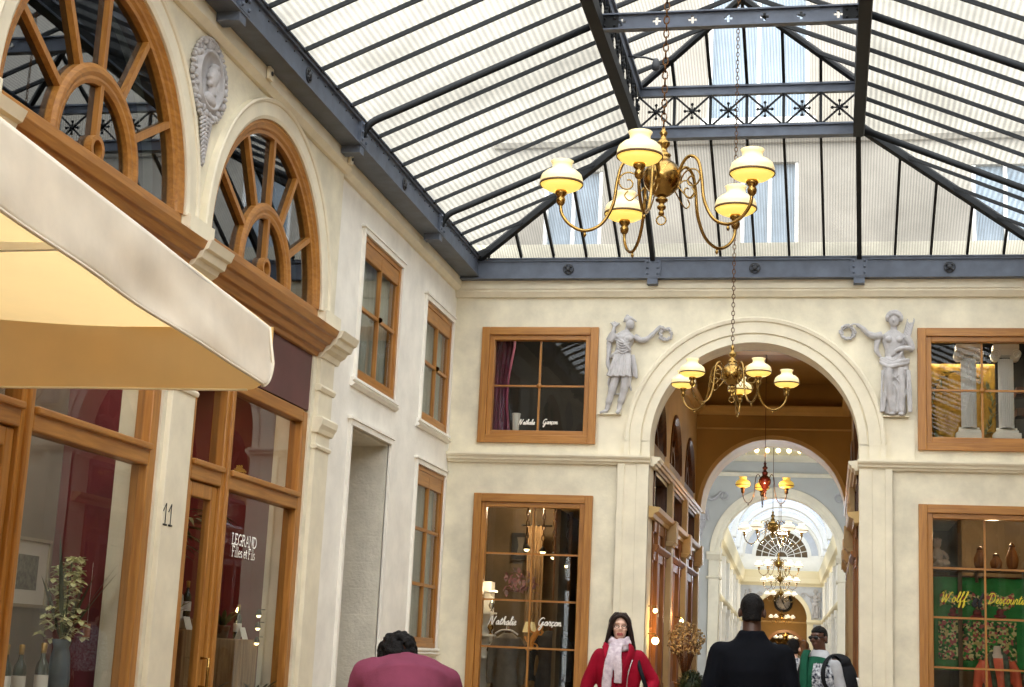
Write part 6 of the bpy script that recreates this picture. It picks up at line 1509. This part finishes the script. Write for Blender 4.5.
def person(name, label, loc, rz, J, skin, lips, hd, H=1.70, female=False, hands=True, group=None):
    """J: joint positions (already posed); body = one continuous remeshed surface"""
    root = empty(name, loc, rz); tag(root, label, 'person', group)
    b = MB()
    P, Ch, N, Hc = [Vector(J[k]) for k in ('pelvis', 'chest', 'neck', 'head')]
    k = .93 if female else 1.0
    up = (Ch-P).normalized()
    b.tube([P-up*.10, P, P+(Ch-P)*.45, Ch, Ch+(N-Ch)*.6, N-(N-Ch)*.08], [(.13*k, .10), (.165*k, .115), (.145*k, .105), (.175*k, .12), (.15*k, .085), (.07, .06)], 18, ref=(1, 0, 0))
    b.tube([N-(N-Ch)*.2, N, Hc+(N-Hc)*.3], [.072*k, (.052 if female else .064), (.048 if female else .060)], 12)
    for s in ('l', 'r'):
        S, E, W = [Vector(J[q+s]) for q in ('sh', 'el', 'wr')]
        b.ball(S, (.062*k, .06, .062), 12, 8); limb(b, [Ch+(S-Ch)*.55, S, S+(E-S)*.5, E, E+(W-E)*.4, W], [.06*k, .056*k, .050*k, .040*k, .039*k, .025*k])
        if hands: hand(b, W, J.get('hd'+s, (W-E)), 1 if s == 'r' else -1, .95 if female else 1.05)
        Hp, K, A = [Vector(J[q+s]) for q in ('hp', 'kn', 'an')]
        limb(b, [P+(Hp-P)*.7, Hp, Hp+(K-Hp)*.5, K, K+(A-K)*.35, A], [.09*k, .088*k, .072*k, .055*k, .056*k, .036*k])
        f = Vector(J.get('ft'+s, A+Vector((0, -.16, -.05)))); b.tube([A+Vector((0, .05, -.045)), A+Vector((0, 0, -.03)), A+(f-A)*.6, f], [(.03, .03), (.038, .04), (.042, .03), (.035, .022)], 10, ref=(1, 0, 0))
    Q, paint = head(b, Hc, hd[0], hd[1], female)
    remesh(b, 'body', [skin, lips, EYE, EYEW], root, voxel=.0085, smooth=3, paint=lambda c, n: paint(c))
    return root, Q
def stand(s=1.0, w=.175):
    J = dict(pelvis=(0, .0, .95), chest=(0, 0, 1.24), neck=(0, .015, 1.47), head=(0, -.012, 1.615))
    for q, x in (('l', -1), ('r', 1)):
        J['sh'+q] = (x*w, .01, 1.355); J['el'+q] = (x*(w+.065), .03, 1.11); J['wr'+q] = (x*(w+.075), -.05, .87); J['hd'+q] = (0, -.15, -1)
        J['hp'+q] = (x*.095, 0, .90); J['kn'+q] = (x*.105, -.02, .50); J['an'+q] = (x*.11, .015, .09)
    return {k: tuple(Vector(v)*s) for k, v in J.items()}
def shoes(root, J):
    for s in ('l', 'r'):
        A = Vector(J['an'+s]); b = MB()
        b.tube([A+Vector((0, .075, -.05)), A+Vector((0, .03, -.04)), A+Vector((0, -.05, -.045)), A+Vector((0, -.13, -.06)), A+Vector((0, -.175, -.068))], [(.034, .034), (.046, .048), (.05, .045), (.048, .03), (.03, .018)], 12, ref=(1, 0, 0)); b.ball(A+Vector((0, .03, 0)), (.05, .055, .05), 10, 8)
        o = remesh(b, 'shoe', SHOE, root, voxel=.009, smooth=2)
def trousers(root, J, m, ex=.022):
    b = MB(); P = Vector(J['pelvis']); Ch = Vector(J['chest'])
    up = (Ch-P).normalized(); b.tube([P-up*.12, P, P+up*.10], [(.15, .12), (.185, .135), (.17, .13)], 16, ref=(1, 0, 0))
    for s in ('l', 'r'):
        Hp, K, A = [Vector(J[q+s]) for q in ('hp', 'kn', 'an')]
        limb(b, [P+(Hp-P)*.7, Hp, Hp+(K-Hp)*.5, K, K+(A-K)*.5, A+Vector((0, 0, .0))], [.10+ex*.4, .098+ex*.4, .082+ex*.5, .068+ex*.5, .064+ex*.6, .056+ex*.6])
    return remesh(b, 'trousers', m, root, voxel=.011, smooth=3)
def coat(root, J, m, name, hem=.72, ex=.0, collar=True, wid=1.0, dep=1.0, sleeves=True, slv=1.0, extra=None, voxel=.0105, smooth=3):
    b = MB(); P, Ch, N = [Vector(J[k]) for k in ('pelvis', 'chest', 'neck')]
    up = (Ch-P).normalized(); w = wid
    hemp = P-up*(P.z-hem)
    b.tube([hemp, P-up*.05, P+(Ch-P)*.4, Ch, Ch+(N-Ch)*.42, Ch+(N-Ch)*.66, Ch+(N-Ch)*.86, N+(N-Ch)*.12], [(.205*w, .155*dep), (.20*w, .15*dep), (.178*w, .14*dep), (.205*w, .155*dep), (.200*w, .13*dep), (.165*w, .105*dep), (.115, .09), (.080, .074)], 22, ref=(1, 0, 0))
    if sleeves:
        for s in ('l', 'r'):
            S, E, W = [Vector(J[q+s]) for q in ('sh', 'el', 'wr')]
            b.ball(S+Vector((0, 0, -.006)), (.074*slv, .074*slv, .066*slv), 12, 8); limb(b, [Ch+(S-Ch)*.6, S+Vector((0, 0, -.008)), S+(E-S)*.5, E, E+(W-E)*.5, W], [.080*slv, .072*slv, .066*slv, .060*slv, .053*slv, .046*slv])
    if collar: b.tube([N-(N-Ch)*.14, N+(N-Ch)*.12], [(.085, .08), (.080, .078)], 16, ref=(1, 0, 0))
    if extra: extra(b)
    return remesh(b, name, m, root, voxel=voxel, smooth=smooth)
def cap_hair(root, Q, m, th=.012, back=-.06, front=.045, top=1.0, name='hair', n=26):
    """hair as a shell of many short overlapping tufts following the skull"""
    b = MB(); random.seed(13)
    for i in range(14):
        for j in range(n):
            ph = PI*.62*i/13; a = 2*PI*(j+.5*(i % 2))/n
            x, y, z = math.sin(ph)*math.cos(a), math.sin(ph)*math.sin(a), math.cos(ph)
            zz = .03+.085*z*top; lim = front if y < -.25 else (.02 if abs(y) < .42 and abs(x) > .5 else back)
            if zz < lim: continue
            b.ball(Q(.071*x, .012+.089*y, zz-.003*z), th*random.uniform(.9, 1.2), 7, 5)
    for i in range(10):
        z = back+(.03-back)*i/9
        for j in range(13):
            a = PI*(.2+.6*j/12); b.ball(Q(.066*math.cos(a), .016+.083*math.sin(a), z), th*1.05, 7, 5)
    b.ball(Q(0, .016, .035), (.078, .092, .088), 16, 10) if False else None
    return remesh(b, name, m, root, voxel=.0075, smooth=2)

# --- man in a dark coat, seen from behind
J = stand(1.01, .195)
man, Q = person('person', 'person in a dark navy coat seen from behind, short black hair, centre of the passage', (-.50, 10.3, FZ), PI, J, SK_D, LIP_D, (0.0, .05))
coat(man, J, NAVY, 'coat', hem=.62, wid=1.10, dep=1.05, slv=1.10, voxel=.010, collar=False, smooth=9)
trousers(man, J, JEAN); shoes(man, J)
cap_hair(man, Q, HAIRB, th=.011, back=-.055, front=.05, top=1.02)

# --- woman in red, facing the viewer
J = stand(.965, .165)
J['elr'] = (.30, .04, 1.09); J['wrr'] = (.20, -.14, .93); J['hdr'] = (-.6, -.3, -.5)
J['ell'] = (-.27, .03, 1.06); J['wrl'] = (-.30, -.02, .83); J['hdl'] = (0, -.15, -1)
wom, Q = person('person', 'person in a red coat with a pale scarf, glasses and long dark hair', (-1.80, 13.5, FZ), .10, J, SK_L, LIP_L, (.06, .02), female=True)
def lap(b):
    for s in (-1, 1): b.tube(spline([(s*.02, -.15, 1.02), (s*.07, -.168, 1.22), (s*.11, -.12, 1.36), (s*.09, -.02, 1.42)], 4), (.045, .014), 8)
coat(wom, J, REDC, 'coat', hem=.60, wid=1.02, dep=1.0, slv=1.05, extra=lap)
b = MB(); b.tube(spline([(.07, -.172, .62), (.075, -.178, .95), (.085, -.182, 1.15), (.12, -.165, 1.28)], 5), .005, 6); b.build('zip', ZIP, wom)
trousers(wom, J, JEAN); shoes(wom, J)
b = MB(); cz = J['neck'][2]
for k, (rr, dz, th) in enumerate(((.084, -.030, .034), (.088, .000, .032), (.076, .024, .026))):
    b.tube([(rr*1.05*math.cos(2*PI*i/24), -.018+rr*math.sin(2*PI*i/24), cz+dz+.012*math.sin(2*PI*i/24*2+k)) for i in range(24)], [(th*(1+.2*math.sin(i*1.7+k)), th*.8) for i in range(24)], 8, closed=True, ref=(0, 0, 1))
b.tube(spline([(-.05, -.125, cz-.01), (-.07, -.185, cz-.12), (-.09, -.20, cz-.27), (-.10, -.195, cz-.44), (-.09, -.19, cz-.58)], 5), [(.036, .020)]*6+[(.044, .018)]*15, 10, ref=(1, 0, 0))
b.tube(spline([(.0, -.125, cz-.02), (-.005, -.19, cz-.12), (-.0, -.20, cz-.24), (.0, -.19, cz-.34)], 5), [(.032, .020)]*6+[(.036, .016)]*10, 10, ref=(1, 0, 0))
for x in (-.110, -.092, -.075, -.06): b.tube([(x, -.197, cz-.30), (x-.008, -.205, cz-.46), (x, -.195, cz-.57)], .010, 6)
remesh(b, 'scarf', SCARF, wom, voxel=.008, smooth=2)
b = MB()
for s in (-1, 1):
    for k in range(9):
        t = k/8
        y0 = -.055+.12*t
        b.tube(spline([tuple(Q(s*.012, -.045+.09*t, .112)), tuple(Q(s*.064, y0*.9, .075)), tuple(Q(s*.088, y0, -.01)), tuple(Q(s*(.098+.012*(1-t)), y0+.01, -.12)), tuple(Q(s*(.112+.02*(1-t)), y0+.025, -.22))], 4), [.020]*9+[.022]*6+[.016]*2, 7)
for s in (-1, 1):
    for k in range(5): b.tube(spline([tuple(Q(s*.006, -.074+.016*k, .098+.005*k)), tuple(Q(s*.046, -.076+.016*k, .072)), tuple(Q(s*.074, -.052+.014*k, .02)), tuple(Q(s*.090, -.035+.01*k, -.06))], 4), [.015]*9+[.018]*4, 7)
for k in range(9):
    a = PI*(.1+.8*k/8); b.tube(spline([tuple(Q(.03*math.cos(a), .03+.04*math.sin(a), .118)), tuple(Q(.082*math.cos(a), .018+.098*math.sin(a), .05)), tuple(Q(.086*math.cos(a), .02+.10*math.sin(a), -.06)), tuple(Q(.10*math.cos(a), .03+.09*math.sin(a), -.2))], 4), [.024]*9+[.02]*4, 7)
remesh(b, 'hair', HAIRN, wom, voxel=.0085, smooth=2)
GFR = mat('dark glasses frame', (60, 36, 34), .35)
b = MB()
for s in (-1, 1):
    b.tube([tuple(Q(s*.032+.021*math.cos(2*PI*k/16), -.096, .004+.016*math.sin(2*PI*k/16))) for k in range(16)], .0022, 6, closed=True); b.tube([tuple(Q(s*.053, -.094, .008)), tuple(Q(s*.075, -.06, .010)), tuple(Q(s*.080, .01, .004))], .0022, 6)
b.tube([tuple(Q(-.011, -.097, .006)), tuple(Q(.011, -.097, .006))], .0022, 6); b.build('glasses', GFR, wom)
bag = empty('shoulder_bag', (-1.50, 13.56, FZ)); tag(bag, 'dark shoulder bag with a strap carried by the person in the red coat', 'bag')
b = MB(); b.box(-.05, .05, -.14, .14, .72, .98); b.build('bag_body', PACK, bag, bevel=.02); b = MB(); b.tube(spline([(-.02, -.10, .97), (-.08, -.145, 1.14), (-.135, -.10, 1.29), (-.15, .01, 1.345), (-.11, .10, 1.2), (-.03, .12, .97)], 5), (.018, .005), 6, ref=(1, 0, 0)); b.build('strap', PACK, bag)

# --- bending person in plum, lower left
J = stand(1.0, .20)
J.update(pelvis=(0, .10, .88), chest=(0, -.02, 1.12), neck=(.0, -.19, 1.20), head=(.045, -.33, 1.225))
for q, x in (('l', -1), ('r', 1)):
    J['sh'+q] = (x*.205, -.07, 1.14 if x < 0 else 1.165); J['el'+q] = (x*.27, -.16, .90); J['wr'+q] = (x*.18, -.36, .80); J['hd'+q] = (-x*.3, -1, -.2)
    J['hp'+q] = (x*.095, .09, .84); J['kn'+q] = (x*.11, -.0, .46); J['an'+q] = (x*.12, .04, .09)
ben, Q = person('person', 'person in a plum jersey bending forward, dark curly hair, seen from behind', (-2.13, 7.75, FZ), PI+.30, J, SK_M, LIP_D, (0.05, .75))
def back(b):
    b.ball((0, -.06, 1.155), (.19, .13, .095), 18, 12); b.ball((-.15, -.05, 1.125), (.12, .11, .10), 14, 10); b.ball((.15, -.05, 1.135), (.12, .11, .10), 14, 10); b.ball((0, .04, 1.0), (.22, .14, .16), 16, 10)
coat(ben, J, PLUM, 'jersey', hem=.74, wid=1.14, dep=1.0, slv=1.12, extra=back, smooth=6)
trousers(ben, J, JEAN); shoes(ben, J)
b = MB(); random.seed(31)
for k in range(420):
    th = random.uniform(0, 2*PI); ph = math.acos(random.uniform(-.7, 1)); x, y, z = math.sin(ph)*math.cos(th), math.sin(ph)*math.sin(th), math.cos(ph)
    if y < -.5 and z < .5: continue
    k2 = random.uniform(1.0, 1.14); b.ball(Q(.088*x*k2, .014+.104*y*k2, .030+.100*z*k2), random.uniform(.012, .022), 7, 5)
for k in range(26):
    a = k*2.4; p = Vector((.075*math.cos(a), .05, .03+.085*math.sin(a))); b.tube([tuple(Q(*p)), tuple(Q(*(p*1.22))), tuple(Q(p.x*1.3+.01, p.y*1.2, p.z*1.34-.01))], [.011, .009, .006], 6)
remesh(b, 'hair', HAIRB, ben, voxel=.0055, smooth=0)

# --- man with sunglasses and a backpack, standing at the right of the passage
J = stand(.975, .17)
bp_, Q = person('person', 'person in sunglasses and a green top with a large backpack, facing the viewer', (-.10, 15.8, FZ-.0), -.55, J, SK_M, LIP_D, (-.05, .02))
coat(bp_, J, GREYS, 'shirt', hem=.80, wid=.93, dep=.92, slv=.98, collar=False)
def vest_body():
    b = MB(); P, Ch, N = [Vector(J[k]) for k in ('pelvis', 'chest', 'neck')]
    b.tube([P-Vector((0, 0, .12)), P+(Ch-P)*.4, Ch, Ch+(N-Ch)*.45, Ch+(N-Ch)*.74, N-(N-Ch)*.12], [(.205, .155), (.188, .15), (.205, .162), (.185, .135), (.135, .105), (.085, .08)], 22, ref=(1, 0, 0))
    return remesh(b, 'waistcoat', [CHECK, GREENV], bp_, voxel=.0105, smooth=3, paint=lambda c, n: 1 if (c.x < .02 or c.z > 1.33) else 0)
vest_body(); trousers(bp_, J, JEAN); shoes(bp_, J)
b = MB(); b.tube(spline([(-.10, -.06, 1.45), (-.09, -.135, 1.36), (-.075, -.168, 1.15), (-.07, -.17, .90)], 4), (.045, .012), 8, ref=(1, 0, 0)); b.build('stole', GREENV, bp_)
cap_hair(bp_, Q, HAIRB, th=.010, back=-.04, front=.055, top=1.04)
b = MB()
for s in (-1, 1): b.ball(Q(s*.031, -.090, .006), (.027, .014, .019), 12, 8); b.tube([tuple(Q(s*.052, -.086, .012)), tuple(Q(s*.078, -.05, .012)), tuple(Q(s*.080, .01, .006))], .004, 6)
b.tube([tuple(Q(-.02, -.100, .010)), tuple(Q(.02, -.100, .010))], .005, 6); b.build('sunglasses', BLACK, bp_)
rk = empty('backpack', (-.10, 15.8, FZ), -.55); rk.scale = (.965, .965, .965); tag(rk, 'large black backpack worn by the person in sunglasses', 'backpack')
b = MB(); b.ball((.07, .30, 1.16), (.20, .145, .30), 18, 14); b.ball((.07, .33, 1.02), (.20, .14, .22), 16, 10); b.ball((.06, .27, 1.40), (.15, .11, .09), 14, 8); remesh(b, 'pack_body', PACK, rk, voxel=.012, smooth=4)
b = MB(); b.ball((.09, .42, 1.02), (.14, .075, .16), 14, 10); b.build('front_pocket', PACK, rk)
for s in (-1, 1):
    b = MB(); b.tube(spline([(s*.12+.02, .17, 1.42), (s*.13, .03, 1.465), (s*.135, -.12, 1.36), (s*.15, -.14, 1.18), (s*.19, .05, .98), (s*.16, .18, .95)], 4), (.026, .007), 6, ref=(1, 0, 0)); b.build('strap', PACK, rk)
b = MB(); b.box(.235, .262, .30, .36, 1.16, 1.25); b.build('white_tag', WHITE, rk, bevel=.006)

# --- people far down the passage
def walker(label, loc, rz, top, hairm, s=.97, dark=True, skin=SK_L, long=False):
    J = stand(s, .165); w, Q = person('person', label, loc, rz, J, skin, LIP_L, (0, 0), female=long, group=None)
    coat(w, J, top, 'jacket', hem=.78, wid=1.0); trousers(w, J, JEAN); shoes(w, J); cap_hair(w, Q, hairm, th=.014, back=-.17 if long else -.05, front=.05); return w
walker('person in a dark patterned jacket beyond the person in the navy coat', (-.44, 19.5, FZ), PI, CHECK, HAIRB, .93)
walker('person with light brown hair in a pale jacket, walking away down the passage', (-.39, 24.5, FZ), PI, mat('pale sage jacket', (150, 156, 138), .85, var=.1, scale=6), mat('light brown hair', (128, 92, 62), .5, var=.2, scale=20), .97, long=True)
walker('person with dark hair in a black jacket, far down the passage', (-1.05, 30.5, FZ), PI, NAVY, HAIRB, .98)
# ------------------------------------------------------------------ camera, light, world
import mathutils
def basis(yaw, pitch, roll):
    cy, sy, cp, sp = math.cos(yaw), math.sin(yaw), math.cos(pitch), math.sin(pitch)
    f = Vector((-sy*cp, cy*cp, sp)); r = Vector((cy, sy, 0)); u = r.cross(f)
    return r*math.cos(roll)+u*math.sin(roll), u*math.cos(roll)-r*math.sin(roll), f
r_, u_, f_ = basis(0.21100407, 0.20002202, 0.04713488)
cam = bpy.data.cameras.new('camera'); co = bpy.data.objects.new('camera', cam); C.objects.link(co)
M = Matrix((( r_.x, u_.x, -f_.x, 0), (r_.y, u_.y, -f_.y, 0), (r_.z, u_.z, -f_.z, 1.45), (0, 0, 0, 1)))
co.matrix_world = M
cam.sensor_width = 36; cam.lens = 36*1519.72/1024; cam.clip_end = 300; cam.clip_start = 0.05
SC.camera = co

def point(name, loc, power, col=(255, 206, 140), r=.12):
    l = bpy.data.lights.new(name, 'POINT'); l.energy = power; l.color = lin(col)[:3]; l.shadow_soft_size = r
    o = bpy.data.objects.new(name, l); C.objects.link(o); o.location = loc; return o
def area(name, loc, rot, sx, sy, power, col=(255, 236, 210)):
    l = bpy.data.lights.new(name, 'AREA'); l.shape = 'RECTANGLE'; l.size = sx; l.size_y = sy; l.energy = power; l.color = lin(col)[:3]
    o = bpy.data.objects.new(name, l); C.objects.link(o); o.location = loc; o.rotation_euler = rot; return o
WARM = (255, 216, 160)
point('passage_light', (-1.0, 23.5, 4.0), 38, WARM, .04); point('passage_light', (-1.0, 25.6, 4.6), 14, WARM, .04)
point('shopfront_light', (-2.1, 20.6, 1.85), 12, (255, 190, 96), .04)
point('passage_light', (-2.1, 23.0, 2.1), 16, WARM, .03); point('rotunda_light', (-1.1, 31.0, 3.6), 420, (232, 242, 255), .3)
for y in (42, 54, 66, 76): point('gallery_light', (xc(y), y, 4.3), 130, (255, 246, 228), .4)
point('clock_light', (CE, 80.6, 3.2), 50, WARM, .2); point('lobby_light', (CE, 85, 3.2), 60, WARM, .3)
# lamps inside the shops, then unseen fills added behind the end wall windows
area('shop_light', (-5.6, 9.8, 4.05), (0, 0, 0), .3, 2.0, 18); area('shop_light', (-6.2, 12.8, 4.05), (0, 0, 0), 1.2, 2.2, 34, (255, 214, 170))
point('clothes_shop_light', (-4.1, 21.1, 3.45), 40, (255, 226, 180), .06); point('clothes_shop_light', (-4.45, 20.75, 2.3), 14, (255, 226, 180), .08)
point('cloth_shop_fill', (2.1, 20.95, 3.3), 40, (255, 226, 180), .08)  # unseen fill, added to brighten the green cloth
area('column_window_fill', (1.9, 20.8, 5.9), (0, 0, 0), 1.0, .3, 40, (255, 240, 214)); point('column_window_fill', (1.45, 20.62, 5.85), 12, (255, 240, 214), .08); point('curtain_window_fill', (-3.9, 20.55, 5.85), 20, (255, 240, 214), .08); area('curtain_window_fill', (-3.9, 20.8, 5.9), (0, 0, 0), 1.0, .3, 20, (255, 240, 214))  # unseen fills, added so the columns and the curtain show

w = bpy.data.worlds.new('overcast sky'); SC.world = w; w.use_nodes = True
nt = w.node_tree; bg = nt.nodes['Background']
tc = nt.nodes.new('ShaderNodeTexCoord'); sx = nt.nodes.new('ShaderNodeSeparateXYZ'); nt.links.new(tc.outputs['Generated'], sx.inputs[0])
# the sky is brighter on the side behind the viewer, to throw added light on the walls
dt = nt.nodes.new('ShaderNodeVectorMath'); dt.operation = 'DOT_PRODUCT'; dt.inputs[1].default_value = Vector((0.04, -0.76, 0.65)).normalized()
nt.links.new(tc.outputs['Generated'], dt.inputs[0])
rp = nt.nodes.new('ShaderNodeValToRGB'); rp.color_ramp.interpolation = 'EASE'
rp.color_ramp.elements[0].position = 0.0; rp.color_ramp.elements[0].color = (.094, .099, .105, 1); rp.color_ramp.elements[1].position = 0.78; rp.color_ramp.elements[1].color = (1.0, .99, .97, 1)
nt.links.new(dt.outputs['Value'], rp.inputs['Fac']); nt.links.new(rp.outputs['Color'], bg.inputs['Color']); bg.inputs['Strength'].default_value = 15.5

vs = SC.view_settings; vs.view_transform = 'Standard'; vs.look = 'None'; vs.gamma = 1.0; vs.use_curve_mapping = False; vs.exposure = 0.0
SC.display_settings.display_device = 'sRGB'
cy = SC.cycles
cy.use_denoising = True
try: cy.denoiser = 'OPENIMAGEDENOISE'
except Exception: pass
cy.max_bounces = 8; cy.diffuse_bounces = 5; cy.glossy_bounces = 3; cy.transmission_bounces = 4; cy.transparent_max_bounces = 24
cy.caustics_reflective = False; cy.caustics_refractive = False; cy.sample_clamp_indirect = 6.0
cy.use_light_tree = True

# lower everything so that the floor lies at height zero
for o in list(bpy.data.objects):
    if o.parent is None: o.location.z -= FZ
